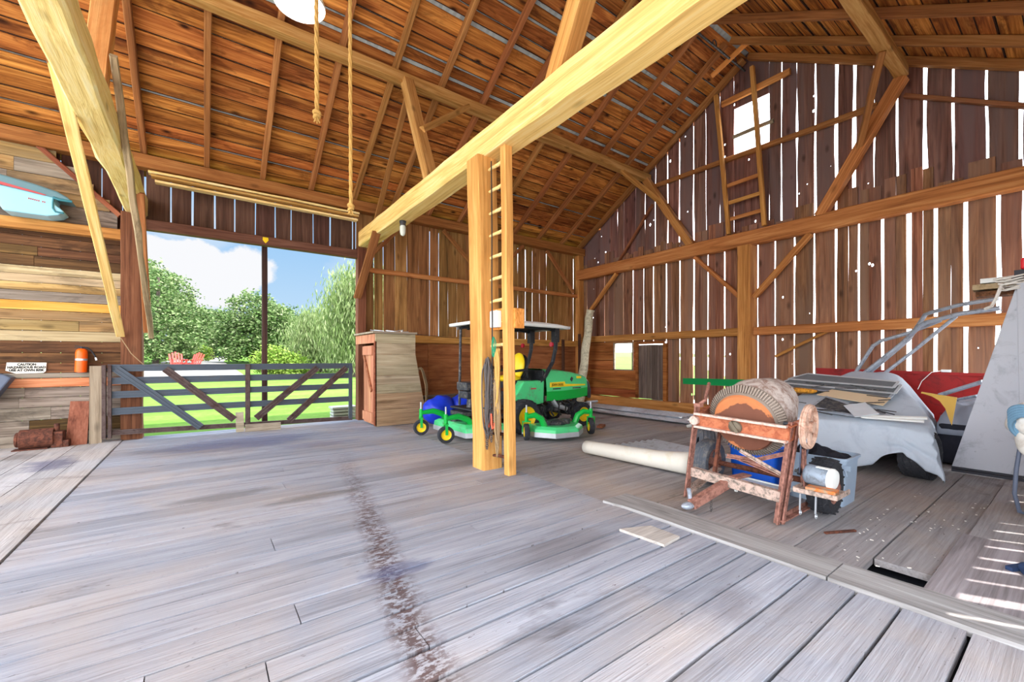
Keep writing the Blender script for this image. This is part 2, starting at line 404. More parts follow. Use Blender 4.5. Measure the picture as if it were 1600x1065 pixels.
M['wire'] = paint('black_cable', S(34,34,38), .6)
M['strap'] = paint('green_strap', S(40,150,110), .7)
M['hook'] = paint('orange_hook', S(226,92,60), .5)
M['chip'] = wood('chipboard_block', S(150,84,34), S(214,134,62), S(240,180,110), 'Z', 3, 2, .1, .02, 0)
M['lampshade'] = emit('lamp_lens', (1, .97, .92, 1), 6.0)
M['jar'] = paint('frosted_jar', S(214,218,206), .2)
M['stone'] = paint('pale_stone', S(228,224,216), .8)
M['brick'] = paint('orange_wood_block', S(206,112,50), .8, 0, .2, 8, S(166,140,112), .3)
M['greenpaint'] = paint('green_painted_board', S(0,128,66), .5, 0, .06, 4)
M['greasy'] = paint('greasy_iron', S(110,100,84), .7, .2, .2, 9)
M['drum'] = paint('drum_crust', S(208,196,188), .85, 0, .15, 6, S(150,120,106), .35, .3)
M['gear'] = paint('gear_iron', S(150,136,124), .7, .2, .15, 9)
M['pulley'] = paint('wooden_pulley', S(204,170,150), .8, 0, .12, 7, S(150,104,82), .25, .3)
M['motor'] = paint('motor_grey', S(140,152,166), .5, .1, .15, 8, S(104,110,116), .25)
M['glass_pane'] = paint('clear_plastic', S(206,212,218), .25, 0, .1, 8)
def drum_end_mat():
    t = NT('drum_end_paint'); t.set(.8, 0, .25); co = t.coord()
    x = t.n('ShaderNodeSeparateXYZ', {0: co})
    n = t.noise(co, 7, 4, .6)
    # old orange paint worn down to brown iron in a wavy patch above and below the middle
    dz = t.math('ABSOLUTE', t.math('SUBTRACT', x.outputs[2], .80)); dy = t.math('ABSOLUTE', t.math('SUBTRACT', x.outputs[1], 2.03))
    d = t.math('ADD', t.math('ADD', t.math('MULTIPLY', dz, 1.3), t.math('MULTIPLY', dy, .7)), t.math('MULTIPLY', t.math('SUBTRACT', n, .5), .3))
    a = t.mix(n, S(206,132,84), S(176,104,64)); b = t.mix(n, S(128,82,64), S(104,64,50))
    t.col(t.mix(t.ramp(d, [(.345, (1,1,1,1)), (.36, (0,0,0,1))]), a, b)); t.bump(n, .15, .01); return t.m
M['drum_end'] = drum_end_mat()
# outdoors
def grass_mat():
    t = NT('lawn_grass'); t.set(.9, 0, .1); co = t.coord()
    n = t.noise(t.scale(co, (.25, 1.2, 1)), .6, 4, .6); n2 = t.noise(co, 6, 4, .7)
    v = t.math('ADD', t.math('MULTIPLY', n, .6), t.math('MULTIPLY', n2, .4))
    t.col(t.ramp(v, [(.35, (.055,.13,.014,1)), (.5, (.085,.175,.022,1)), (.65, (.13,.22,.04,1))])); return t.m
M['grass'] = grass_mat()
M['gravel'] = paint('gravel', (.24,.225,.205,1), .95, 0, .15, 1.2)
M['yard'] = paint('concrete_yard', S(206,200,192), .95, 0, .1, .6)
M['field'] = paint('far_field', (.07,.14,.02,1), .95, 0, .2, .1)
def leaf_mat(name, a, b, c):
    t = NT(name); t.set(.7, 0, .2)
    ri = t.n('ShaderNodeNewGeometry').outputs['Random Per Island']
    col = t.ramp(ri, [(.0, a), (.55, b), (1.0, c)])
    t.col(col)
    tl = t.n('ShaderNodeBsdfTranslucent', {'Color': col}).outputs[0]
    t.t.links.new(t.n('ShaderNodeMixShader', {0: .3, 1: t.b.outputs[0], 2: tl}).outputs[0], t.out.inputs[0])
    return t.m
M['leaf'] = leaf_mat('maple_leaves', (.03,.07,.015,1), (.09,.15,.04,1), (.26,.31,.15,1))
M['leaf_dk'] = leaf_mat('dark_leaves', (.012,.035,.012,1), (.03,.07,.025,1), (.07,.12,.05,1))
M['leaf_lt'] = leaf_mat('bright_leaves', (.07,.14,.012,1), (.16,.26,.03,1), (.28,.36,.08,1))
M['leaf_wl'] = leaf_mat('willow_leaves', (.07,.12,.03,1), (.16,.22,.07,1), (.3,.34,.17,1))
M['bark'] = paint('bark', (.06,.045,.035,1), .95, 0, .3, 6)
M['chairred'] = paint('red_chair_paint', S(176,44,34), .6)
M['benchwhite'] = paint('white_bench', (.35,.36,.34,1), .8)
YF, XG, YB, RY, RZ, SL = 10.8, 10.9, -0.8, 5.0, 8.85, .61
XL = -6.0
def roofz(y): return RZ-SL*abs(y-RY)      # underside of the rafters

# ================= floors =================
def planks_x(mb, x0, x1, y0, y1, wmin, wmax, z=0.0, th=.06, gap=.017, joints=True, jz=.0015):
    y = y0
    while y < y1-.05:
        w = min(R.uniform(wmin, wmax), y1-y)
        if y1-(y+w) < .08: w = y1-y
        cuts = [x0, x1]
        if joints and R.random() < .35: cuts.insert(1, R.uniform(x0+.8, x1-.6))
        for a, b in zip(cuts[:-1], cuts[1:]):
            g = gap*R.uniform(.4, 1.7)
            plank(mb, V(((a+b)/2, y+w/2, z-th/2+R.uniform(-jz, jz))), b-a-.006, w-g, th, 'X')
        y += w
def plank(mb, c, L, w, th, axis):
    """one floor plank with a slightly wandering edge"""
    n = max(2, int(L/.5)+1); A, B = [], []
    e = lambda: R.uniform(-.0035, .0035)
    for i in range(n+1):
        s = -L/2+L*i/n; A.append((s, w/2+e())); B.append((s, -w/2+e()))
    pts = A+B[::-1]
    P = []
    for s, q in pts:
        P.append(V((c.x+s, c.y+q, c.z-th/2)) if axis == 'X' else V((c.x-q, c.y+s, c.z-th/2)))
    mb.prism(P, (0, 0, th))
fl = MB(); planks_x(fl, -1.2, 3.40, YB-.05, YF-.03, .17, .30)
struct(fl, 'floor', M['floor'])
fl = MB()
y = 3.0                                           # boards of the right-hand mow; a hole stays open beside the threshold board
for (a, b, x0) in ((YB-.05, .15, 3.76), (.15, .62, 3.76), (.62, .98, 4.12), (.98, 1.42, 3.76), (1.42, 1.85, 3.76), (1.85, 2.25, 3.76), (2.25, 2.7, 3.76), (2.7, 3.0, 3.76)):
    plank(fl, V(((x0+10.9)/2, (a+b)/2, -.045+(.022 if b < .7 else 0))), 10.9-x0, b-a-.012, .05, 'X')
plank(fl, V((3.87, .84, -.10)), .22, .3, .04, 'X')
planks_x(fl, 3.41, 10.9, 3.0, YF-.03, .3, .46, -.02, .05, .012, True)
struct(fl, 'floor_mow', M['floor_mow'])
fl = MB()
x = -1.21
for w in (.30, .27, .33, .29, .34, .3, .36, .3, .33, .3, .36, .3, .35, .3):
    plank(fl, V((x-w/2, (YB+YF)/2, -.022+(.008 if w == .30 and x > -1.3 else 0))), YF-YB-.05, w-.01, .05, 'Y'); x -= w
struct(fl, 'floor_left', M['floor_left'])
fl = MB(); fl.box((2.45, 5, -.26), (17.2, 11.9, .2)); struct(fl, 'floor_under', M['panel_edge'])  # added dark slab; its colour stands in for the unlit void below
# threshold boards between the threshing floor and the mow
for k, (a, b, lab) in enumerate(((3.0, 1.06, 'long grey threshold plank ending near the cement mixer tow bar'), (1.05, YB, 'grey threshold plank crossed by sun streaks beside the open floor gap'))):
    mb = MB(); P = []
    for i in range(9): P.append(V((3.405+R.uniform(-.006, .006)-(.05 if k == 0 and i == 0 else 0), a+(b-a)*i/8, -.03)))
    for i in range(8, -1, -1): P.append(V((3.745+R.uniform(-.006, .006), a+(b-a)*i/8, -.03)))
    mb.prism(P, (0, 0, .055)); single(mb, 'threshold_plank', wood('plank_%s' % 'ab'[k], S(96,94,92), S(150,146,144), S(186,184,184), 'Y', 1, 14, .1, .01, .3), lab, 'plank', 'threshold planks')

# ================= plank walls =================
def wall_board(mb, a, b, z0, z1, pt, th, wob=.3, maxw=.02):
    """vertical board between a and b (metres along the wall); pt(u, z, d) maps to the world; edges wander"""
    n = max(3, int((z1-z0)/.3)); s1, s2 = R.uniform(0, 99), R.uniform(0, 99)
    L, Q = [], []
    for i in range(n+1):
        z = z0+(z1-z0)*i/n
        L.append((a+maxw*mnoise.noise(V((s1, z*.9, 0))), z)); Q.append((b+maxw*mnoise.noise(V((s2, z*.9, 0))), z))
    vs, fs = [], []
    for d in (0, th):
        for i in range(n+1): vs += [pt(*L[i], d), pt(*Q[i], d)]
    o = 2*(n+1)
    for i in range(n):
        k = 2*i
        fs += [(k, k+1, k+3, k+2), (o+k, o+k+2, o+k+3, o+k+1), (k, k+2, o+k+2, o+k), (k+1, o+k+1, o+k+3, k+3)]
    fs += [(0, o, o+1, 1), (2*n, 2*n+1, o+2*n+1, o+2*n)]
    mb.add(vs, fs)
gx = lambda u, z, d: (XG+d, u, z)
gapY = lambda px: onX(px, HY, XG).y
lower = [917.5,931,944.5,959,974,989,1005.5,1021,1041,1062,1084,1106,1132,1158,1184,1211,1241,1272,1306,1342,1379,1420,1462,1509,1560]
wid = {917.5:.02,931:.006,944.5:.035,959:.012,974:.03,989:.05,1005.5:.04,1021:.05,1041:.06,1062:.055,1084:.085,1106:.045,1132:.06,1158:.05,1184:.05,1211:.05,1241:.05,1272:.06,1306:.06,1342:.06,1379:.075,1420:.12,1462:.09,1509:.10,1560:.09}
ys = [(gapY(p), wid[p]) for p in lower]
u = ys[-1][0]
while u > YB+.3: u -= R.uniform(.24, .33); ys.append((u, R.uniform(.03, .08)))
edges = [(YF, .01)]+ys+[(YB, .02)]
mb = MB()
for (u1, w1), (u0, w0) in zip(edges[:-1], edges[1:]):
    zt = R.choice((4.72, 4.8, 4.95, 5.05))
    low = 2.0 if u1 > 7.05 and u0 > 6.9 else 0.1
    if u1 > 7.4: low = 2.0
    w0, w1 = w0*.62, w1*.62
    a, b = u0+w0/2, u1-w1/2
    if b-a > .26 and R.random() < .5:              # two narrow boards butted with a hairline crack
        m = a+(b-a)*R.uniform(.4, .6); wall_board(mb, a, m-.002, low, zt, gx, .025, maxw=.012); wall_board(mb, m+.002, b, low, zt+R.choice((0, -.1, .06)), gx, .025, maxw=.012)
    else: wall_board(mb, a, b, low, zt, gx, .025, maxw=.022)
# boards above the tie, set just outside the lower ones; a loading hatch stays open
mb.k = 1
upper = [937,964,974,992.5,1007,1023,1042,1060.5,1082.5,1102,1124,1146,1201,1220,1244,1273,1306,1334,1365,1401,1445,1489,1542,1595]
uw = {974:.02,992.5:.03,1007:.035,1023:.05,1042:.055,1060.5:.05,1082.5:.06,1102:.03,1124:.03,1220:.04,1244:.05,1273:.06,1306:.09,1334:.10,1365:.03,1401:.07,1445:.08,1489:.06,1542:.06,1595:.08}
ys = [(gapY(p), uw.get(p, .012)) for p in upper]
u = ys[-1][0]
while u > YB+.3: u -= R.uniform(.26, .34); ys.append((u, R.uniform(.02, .06)))
edges = [(YF, .01)]+ys+[(YB, .02)]
for (u1, w1), (u0, w0) in zip(edges[:-1], edges[1:]):
    w0, w1 = w0*.62, w1*.62; a, b = u0+w0/2, u1-w1/2; top = roofz((a+b)/2)+.3
    hatch = abs(u1-gapY(1146)) < .02
    if b-a < .03: continue
    if hatch:
        wall_board(mb, a, b, 4.3, 6.60, lambda u, z, d: (XG+.03+d, u, z), .025, maxw=.01)
        wall_board(mb, a, b, 7.86, top, lambda u, z, d: (XG+.03+d, u, z), .025, maxw=.01)
    else: wall_board(mb, a, b, 4.3, top, lambda u, z, d: (XG+.03+d, u, z), .025, maxw=.025)
# horizontal lining below the girt, round the small window, and the old boarded opening beside it
mb.k = 2
for z0, z1 in ((.28,.52),(.53,.80),(.81,1.13),(1.14,1.44),(1.45,1.73),(1.74,2.04)):
    for a, b in ((9.24, YF), (8.30, 8.44)) if 1.13 < z0 < 2 else ((8.30, YF),):
        mb.box((XG-.03, (a+b)/2, (z0+z1)/2), (.03, b-a, z1-z0-.004)); mb.box((XG-.012, (a+b)/2, (z0+z1)/2), (.008, b-a, z1-z0+.02))
mb.box((XG-.03, 8.84, 2.03), (.03, .8, .03))
mb.k = 3
x = 7.36
for w in (.2, .24, .19, .26):
    mb.box((XG-.02, x+w/2, 1.1), (.025, w-.012, 1.64+R.uniform(-.03, .0))); x += w
mb.k = 2
mb.box((XG-.05, 8.29, 1.15), (.07, .08, 1.75)); mb.box((XG-.05, 7.3, 1.1), (.08, .12, 1.7)); mb.box((XG-.05, 7.78, 1.98), (.06, .9, .08))
struct(mb, 'wall_gable', [M['gable'], M['gable_up'], M['lining'], wood('grey_door_boards', S(54,44,40), S(104,88,80), S(140,122,108), 'Z', 1, 12, .3, .02, .4)])
# small window in the gable wall
mb = MB()
for a, b, c, d in ((8.46, 8.50, 1.13, 2.0), (9.19, 9.24, 1.13, 2.0), (8.46, 9.24, 1.12, 1.16), (8.46, 9.24, 1.98, 2.02)):
    mb.box((XG-.02, (a+b)/2, (c+d)/2), (.06, b-a, d-c))
w1 = struct(mb, 'window_1', M['greywood'])

# front wall: siding right of the doorway, over it, and the boarded left bay
fy = lambda u, z, d: (u, YF+d, z)
gapX = lambda px: onY(px, HY, YF).x
mb = MB()
E = [3.06]+[gapX(p) for p in (584,599,617,636,654,671,686,700,714,727,742,757,770,785,797,809,821,832,843,854,865,876,886,896)]+[XG]
for a, b in zip(E[:-1], E[1:]): g = R.choice((.008, .014, .032)); wall_board(mb, a+g/2, b-g/2, 1.95, 5.2, fy, .025, maxw=.012)
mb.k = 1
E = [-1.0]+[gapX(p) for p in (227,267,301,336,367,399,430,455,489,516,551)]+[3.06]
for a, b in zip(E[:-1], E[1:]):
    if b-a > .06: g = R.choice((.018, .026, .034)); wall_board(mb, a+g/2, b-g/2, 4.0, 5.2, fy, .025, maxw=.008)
mb.k = 2
mb.box((7.0, YF-.02, 1.0), (7.75, .03, 1.96)); mb.box((5.0, YF-.04, 1.2), (.03, .02, 1.6)); mb.box((8.6, YF-.04, .98), (.03, .02, 1.9))
mb.k = 3
for z0, z1, xx in ((.05,.28,3.9),(.29,.5,3.9)): mb.box((7.0, YF-.05, (z0+z1)/2), (7.7, .03, z1-z0-.006))
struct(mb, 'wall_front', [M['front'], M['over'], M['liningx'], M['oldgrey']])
bands = [(.0,.2,1,3),(.205,.44,1,3),(.445,.66,1,3),(.665,.83,1,3),(.835,1.0,1,3),(1.005,1.16,1,6),(1.165,1.25,1,2),(1.255,1.42,1,1),(1.425,1.60,1,1),(1.605,1.80,1,2),(1.805,1.98,1,2),(1.985,2.16,1,0),(2.165,2.33,1,0),(2.335,2.49,1,4),
         (2.495,2.66,1,3),(2.665,2.80,1,2),(2.805,2.94,1,2),(2.945,3.08,1,2),(3.085,3.26,1,1),(3.265,3.42,1,1),(3.425,3.60,1,1),(3.605,3.8,1,1),(3.805,4.0,1,0),(4.005,4.2,1,0),(4.205,4.42,1,0),(4.425,4.66,1,0),(4.665,4.9,1,0),(4.905,5.2,1,0)]
mb = MB()
for z0, z1, _, k in bands:
    x0, x1 = -6.0, -1.24
    if z0 > 3.8: x1 = -1.3-(z0-4.1)*.98 if z0 > 4.1 else -1.3
    cut = [x0]+sorted(R.uniform(-5.5, x1-.5) for _ in range(R.choice((0, 1, 2))))+[x1]
    for a, b in zip(cut[:-1], cut[1:]):
        mb.k = k if R.random() < .85 else R.choice((0, 1, 3))
        mb.box(((a+b)/2, YF-.12+R.uniform(-.006, .006), (z0+z1)/2), (b-a-.004, .03, z1-z0-.003))
mb.k = 5
x = -6.0
while x < -.95:
    w = R.uniform(.22, .3); wall_board(mb, x+.006, min(x+w, -.95)-.008, 0, 5.2, fy, .025, maxw=.006); x += w
struct(mb, 'wall_left', [M['oldtan'], M['olddark'], M['olive'], M['oldgrey'], M['orange'], wood('dark_siding', S(40,24,18), S(70,42,32), S(96,62,50), 'Z', .9, 14, .3, .02, .3, holes=('Y', 5.0, .05)), wood('knotty_reddish_board', S(120,64,36), S(196,122,80), S(222,162,120), 'X', 1, 14, .15, .015, .9)])

# back wall behind the camera: boarded beyond the right bent, with the gaps the sun comes through
by = lambda u, z, d: (u, YB-d, z)
E = [(3.2, 0), (4.21, .05), (4.54, .13), (4.87, .05), (5.15, .05), (5.40, .055), (5.72, .05), (6.0, .04), (6.3, .05), (6.6, .03), (6.9, .05), (7.2, .02), (7.6, .05), (7.95, .03), (8.3, .04), (8.65, .03), (8.95, 0)]
u = 7.6
mb = MB()
for (a, g0), (b, g1) in zip(E[:-1], E[1:]): wall_board(mb, a+g0/2, b-g1/2, 0, 3.0, by, .03, maxw=.006)
mb.box((7.05, YB-.03, 4.15), (7.7, .06, 2.3)); mb.box((1.1, YB-.03, 4.28), (4.4, .06, 2.0))
struct(mb, 'wall_back', M['over'])

# ================= roof =================
def slope_pt(x, s, n, front=True):
    """s metres down from the ridge along the slope, n metres above the rafter underside"""
    c = 1/math.hypot(1, SL); sg = 1 if front else -1
    return V((x, RY+sg*(s*c+n*SL*c), RZ-s*SL*c+n*c))
mb = MB(); RH = .15
for front in (True, False):
    s = -.02; Lmax = 7.25
    while s < Lmax:
        w = R.uniform(.22, .34); g = R.choice((.006, .008, .01, .012, .03, .04))
        if front and R.random() < .12: g = .07
        x = -6.0
        cuts = [-6.0]+sorted(R.choice([-.93+.985*k for k in range(-3, 11)]) for _ in range(R.choice((1, 2, 2, 3))))+[11.15]
        for a, b in zip(cuts[:-1], cuts[1:]):
            if b-a < .1: continue
            e = R.uniform(0, .008); bk = R.uniform(.008, .018)
            zz = [slope_pt(q, s+w-g-e-bk*r, h, front) for h in (RH-.001, RH+.02) for q, r in ((a+.002, 1), (b-.002, 1), (b-.002, .0), (a+.002, .0))]
            mb.k = 1; mb.add(zz, [(0,1,2,3), (4,7,6,5), (0,4,5,1), (1,5,6,2), (2,6,7,3), (3,7,4,0)]); mb.k = 0
            n = max(2, int((b-a)/.8)); vs = []
            wv = [R.uniform(-.007, .007) for _ in range(2*(n+1))]
            for h in (RH, RH+.025):
                for i in range(n+1):
                    xx = a+.002+(b-a-.004)*i/n
                    vs += [slope_pt(xx, s+wv[2*i], h, front), slope_pt(xx, s+w-g-e-bk+wv[2*i+1], h, front)]
            o = 2*(n+1); fs = []
            for i in range(n):
                k = 2*i; fs += [(k, k+1, k+3, k+2), (o+k, o+k+2, o+k+3, o+k+1), (k, k+2, o+k+2, o+k), (k+1, o+k+1, o+k+3, k+3)]
            fs += [(0, o, o+1, 1), (2*n, 2*n+1, o+2*n+1, o+2*n)]
            mb.add(vs, fs)
        s += w
struct(mb, 'ceiling', [M['roof'], M['gapshade']])
mb = MB()
for front in (True, False):
    n = 240; vs = []
    for i in range(n+1):
        x = -6.1+17.35*i/n; h = RH+.07+(.012 if i % 2 else 0)
        vs += [slope_pt(x, -.3, h, front), slope_pt(x, 7.3, h, front)]
    mb.add(vs, [(2*i, 2*i+1, 2*i+3, 2*i+2) for i in range(n)])
struct(mb, 'roof_sheet', M['metalroof'], solid=.004)

# ================= timber frame =================
def timber(name, p0, p1, w, h, mat, label, cat, group=None, up=(0,0,1), jit=.004, cham=.012, taper=1.0, mb_only=False):
    """squared timber: its own grain axis along the length, chamfered edges, hewn unevenness"""
    p0, p1 = V(p0), V(p1); d = p1-p0; L = d.length; d = d/L; u = V(up)
    if abs(u.dot(d)) > .97: u = V((0,1,0))
    a = u.cross(d).normalized(); b = d.cross(a)
    n = max(2, int(L/.45)); vs = []
    c = min(cham, w*.2, h*.2)
    for i in range(n+1):
        f = 1+(taper-1)*i/n
        W, H = w/2*f, h/2*f; j = lambda: R.uniform(-jit, jit)
        oy, oz = j(), j()
        for (y, z) in ((-W, -H+c), (-W+c, -H), (W-c, -H), (W, -H+c), (W, H-c), (W-c, H), (-W+c, H), (-W, H-c)):
            vs.append((L*i/n, y+oy+j()*.5, z+oz+j()*.5))
    fs = [(i*8+k, i*8+(k+1) % 8, (i+1)*8+(k+1) % 8, (i+1)*8+k) for i in range(n) for k in range(8)]
    fs = [tuple(reversed(f)) for f in fs]
    fs += [tuple(range(8)), tuple(reversed([n*8+k for k in range(8)]))]
    mb = MB(); mb.add(vs, fs); o = mb.build(name, mat)
    o.matrix_world = Matrix.Translation(p0) @ Matrix((d, a, b)).transposed().to_4x4()
    WM[o.name] = o.matrix_world.copy()
    return tag(o, label, cat, group)

# rafters
XR = [10.80, 9.92, 8.90, 7.90, 6.93, 5.95, 4.97, 3.98, 3.0, 2.02, 1.04, .05, -.93, -1.92, -2.9, -3.9]
for i, x in enumerate(XR):
    ln = 7.1
    p0 = slope_pt(x, .03, RH/2, True); p1 = slope_pt(x, ln, RH/2, True)
    w = .10 if i else .14
    timber('rafter', p0, p1, w, RH-.004, M['rafter'], 'brown rafter of the roof slope over the doorway, %s counting from the gable wall' % ORD[i], 'rafter', 'rafters over the doorway side', jit=.003)
for i, x in enumerate(XR[:5]):
    p0 = slope_pt(x, .03, RH/2, False); p1 = slope_pt(x, 7.1, RH/2, False)
    timber('rafter', p0, p1, .10 if i else .14, RH-.004, M['rafter'], 'brown rafter of the far roof slope, %s counting from the gable wall' % ORD[i], 'rafter', 'rafters of the slope away from the doorway', jit=.003)
# plates and purlins
timber('wall_plate', (-6.0, 10.68, 5.25), (10.9, 10.68, 5.25), .24, .25, wood('plate_wood', S(92,56,26), S(148,96,48), S(186,134,76), 'X', 1, 16, .1, .015, .5), 'long brown plate beam under the rafter ends above the doorway', 'beam', jit=.006)
for k, (z, y, a, b) in enumerate(((5.03, 10.52, -.85, 3.05), (4.93, 10.42, -.8, 3.0), (4.86, 10.5, -.75, 3.0))):
    timber('stored_board', (a, y, z), (b, y, z-.01), .16, .045, M['oldhew'] if k == 1 else M['hewn'], ('pale board stored over the doorway, topmost of three', 'thin board stored over the doorway, middle of three', 'thin board stored over the doorway, lowest of three')[k], 'board', 'boards stored over the doorway')
timber('purlin', (-6.0, 7.88, 6.92), (10.85, 7.88, 6.92), .20, .20, M['oldhew'], 'hewn brown purlin across the middle of the roof slope over the doorway', 'beam', jit=.008)
timber('purlin', (3.0, 2.12, 6.92), (10.7, 2.12, 6.92), .20, .20, M['oldhew'], 'short hewn purlin under the far roof slope ending at the gable wall', 'beam', jit=.008)
# bents
timber('tie_beam', (3.175, 10.42, 4.39), (3.175, -.85, 4.39), .33, .36, M['pale'], 'massive pale tie beam running over the post with the ladder rungs', 'beam', jit=.008, cham=.02)
timber('tie_beam', (-1.02, 10.75, 4.40), (-1.02, -.85, 4.40), .30, .38, M['hewn'], 'hewn yellow tie beam with axe marks above the left side of the doorway', 'beam', jit=.016, cham=.03)
timber('tie_beam', (10.72, 10.72, 4.42), (10.72, -.75, 4.42), .22, .35, M['timber'], 'long brown tie beam across the gable wall', 'beam', jit=.008, cham=.02)
timber('post', (3.17, 4.93, 0), (3.08, 4.93, 4.22), .30, .30, M['honey'], 'thick honey-coloured post under the pale tie beam, beside the ladder rail', 'post', up=(0,1,0), jit=.006)
timber('post', (-1.09, 10.64, 0), (-1.09, 10.64, 4.22), .30, .28, M['brown'], 'dark brown doorway post beside the left end of the gate', 'post', up=(0,1,0), jit=.006)
timber('post', (3.14, 10.66, 0), (3.14, 10.66, 4.22), .20, .24, M['brown'], 'narrow doorway post behind the grey board closet', 'post', up=(0,1,0), jit=.005)
timber('post', (10.76, 10.70, 0), (10.76, 10.70, 5.15), .24, .2, M['timber'], 'brown corner post where the gable wall meets the doorway wall', 'post', up=(0,1,0), jit=.006)
timber('post', (10.74, 4.97, 0), (10.74, 4.97, 4.25), .30, .34, M['timber'], 'brown post in the middle of the gable wall under its tie beam', 'post', up=(1,0,0), jit=.006)
timber('door_header', (-.95, 10.66, 4.06), (3.05, 10.66, 4.06), .16, .2, wood('header_wood', S(62,36,26), S(104,68,52), S(134,96,78), 'X', 1, 16, .1, .02, .2), 'dark wooden header across the top of the open doorway', 'beam', jit=.004)
timber('girt', (3.25, 10.72, 3.73), (10.65, 10.72, 3.70), .1, .12, M['timber'], 'thin brown girt halfway up the wall right of the doorway', 'beam')
timber('girt', (3.3, 10.72, 2.02), (10.65, 10.72, 2.02), .14, .2, M['timber'], 'brown girt above the plywood lining behind the mower', 'beam')
timber('girt', (10.78, 10.6, 2.16), (10.78, 5.16, 2.16), .18, .2, M['timber'], 'brown girt above the small gable window', 'beam')
timber('girt', (10.78, 4.8, 2.16), (10.78, -.7, 2.16), .18, .2, M['timber'], 'brown girt on the gable wall behind the grey pipes', 'beam')
timber('sill_beam', (10.76, 10.6, .13), (10.76, 5.2, .13), .24, .28, M['timber'], 'worn brown sill timber on the floor below the small gable window', 'beam', jit=.01)
timber('sill_beam', (10.76, 4.75, .13), (10.76, -.7, .13), .24, .26, M['timber'], 'brown sill timber on the floor behind the covered car', 'beam', jit=.01)
timber('gable_rail', (10.82, 7.9, 6.62), (10.82, 2.5, 6.53), .08, .12, M['rafter'], 'thin rail along the gable below the open loft hatch', 'beam')
timber('gable_rail', (10.82, 5.62, 8.06), (10.82, 4.05, 8.06), .08, .14, M['timber'], 'short rail across the gable above the open loft hatch', 'beam')
timber('hatch_bar', (10.86, 5.36, 7.12), (10.86, 4.42, 7.12), .05, .09, M['greywood'], 'grey bar across the open loft hatch', 'board')
# wall girt on the left bay
timber('girt', (-6.0, 10.58, 3.72), (-1.24, 10.58, 3.78), .16, .18, M['timber'], 'reddish-brown ledge beam under the blue hull piece', 'beam')
# struts and braces
def brace(p0, p1, w, h, mat, label, name='brace', up=(1,0,0), g=None, **k): return timber(name, p0, p1, w, h, M[mat], label, 'brace', g, up=up, **k)
brace((3.175, 6.72, 4.55), (3.175, 7.80, 6.84), .2, .2, 'oldhew', 'stout leaning strut from the pale tie beam up to the long purlin', 'strut')
brace((3.175, 3.50, 4.55), (3.175, 2.24, 6.84), .22, .22, 'honey', 'thick leaning strut rising from the pale tie beam at the top of the picture', 'strut')
brace((3.175, 7.10, 5.62), (4.55, 7.82, 6.86), .09, .11, 'oldhew', 'short brace between the stout strut and the long purlin', up=(0,0,1))
brace((3.32, 10.2, 4.62), (3.32, 8.0, 6.92), .05, .12, 'rafter', 'thin brace board rising from behind the end of the pale tie beam')
brace((3.02, 10.54, 2.98), (3.02, 9.1, 4.24), .05, .18, 'rafter', 'brace board with a bright edge under the end of the pale tie beam')
brace((-1.02, 6.72, 4.57), (-1.02, 7.80, 6.84), .2, .22, 'honey', 'leaning strut above the hewn yellow tie beam', 'strut')
brace((-1.21, 6.2, 4.48), (-1.23, 10.46, 1.92), .05, .12, 'pale', 'long orange brace board left of the doorway post')
brace((-.84, 6.65, 5.0), (-.80, 10.42, 1.90), .07, .08, 'olive', 'long grey pole brace hanging off the hewn tie beam to the doorway post', jit=.012)
brace((-.86, 9.3, 4.25), (-.86, 10.46, 2.0), .07, .12, 'rafter', 'brown brace behind the grey pole at the doorway post')
brace((-2.45, 10.66, 5.30), (-1.26, 10.64, 4.15), .08, .1, 'redwood', 'dark diagonal brace above the blue hull piece', up=(0,1,0))
brace((3.3, 10.66, 3.98), (4.3, 10.66, 5.08), .09, .1, 'rafter', 'brace between the doorway post and the plate behind the lamp jar', up=(0,1,0))
brace((5.4, 10.66, 5.08), (6.45, 10.66, 4.15), .09, .1, 'rafter', 'brace under the plate left of the ladder post', up=(0,1,0))
brace((7.5, 10.66, 4.4), (8.2, 10.66, 5.08), .09, .1, 'rafter', 'brace under the plate just right of the ladder rail', up=(0,1,0))
brace((9.2, 10.66, 5.08), (10.45, 10.66, 3.80), .09, .1, 'rafter', 'brace from the plate to the corner post beside the gable', up=(0,1,0))
brace((10.72, 6.40, 4.56), (10.72, 7.86, 6.84), .2, .2, 'timber', 'leaning strut from the gable tie beam to the end of the long purlin', 'strut')
brace((10.72, 7.3, 5.95), (9.55, 7.86, 6.84), .1, .12, 'timber', 'bright short brace from the gable strut to the long purlin', up=(0,0,1))
brace((10.72, 3.44, 4.56), (10.72, 2.12, 6.84), .2, .2, 'timber', 'leaning strut from the gable tie beam to the short purlin', 'strut')
brace((10.72, 2.78, 5.72), (9.5, 2.14, 6.84), .1, .14, 'rafter', 'short brace from the gable strut up to the short purlin', up=(0,0,1))
brace((10.74, 3.62, 4.24), (10.74, 4.80, 2.98), .12, .13, 'timber', 'brace right of the middle gable post')
brace((10.74, 6.32, 4.24), (10.74, 5.12, 3.02), .10, .12, 'timber', 'brace left of the middle gable post')
brace((10.74, 9.0, 4.24), (10.74, 10.3, 3.0), .10, .12, 'timber', 'brace from the gable tie beam down to the corner post')
brace((10.82, 9.0, 4.62), (10.82, 7.7, 6.1), .06, .10, 'redwood', 'thin dark brace on the gable above the tie beam near the corner')
brace((10.82, 2.1, 6.52), (10.82, .55, 5.56), .07, .12, 'redwood', 'thin sloping brace high on the gable beside the short purlin')
brace((10.8, 4.35, 1.55), (10.8, 3.3, 2.1), .06, .08, 'timber', 'thin diagonal stick on the gable behind the cement mixer drum')
lad = thing('loft_ladder', 'tall wooden ladder on the gable in front of the open loft hatch', 'ladder', (10.66, 4.9, 4.6))
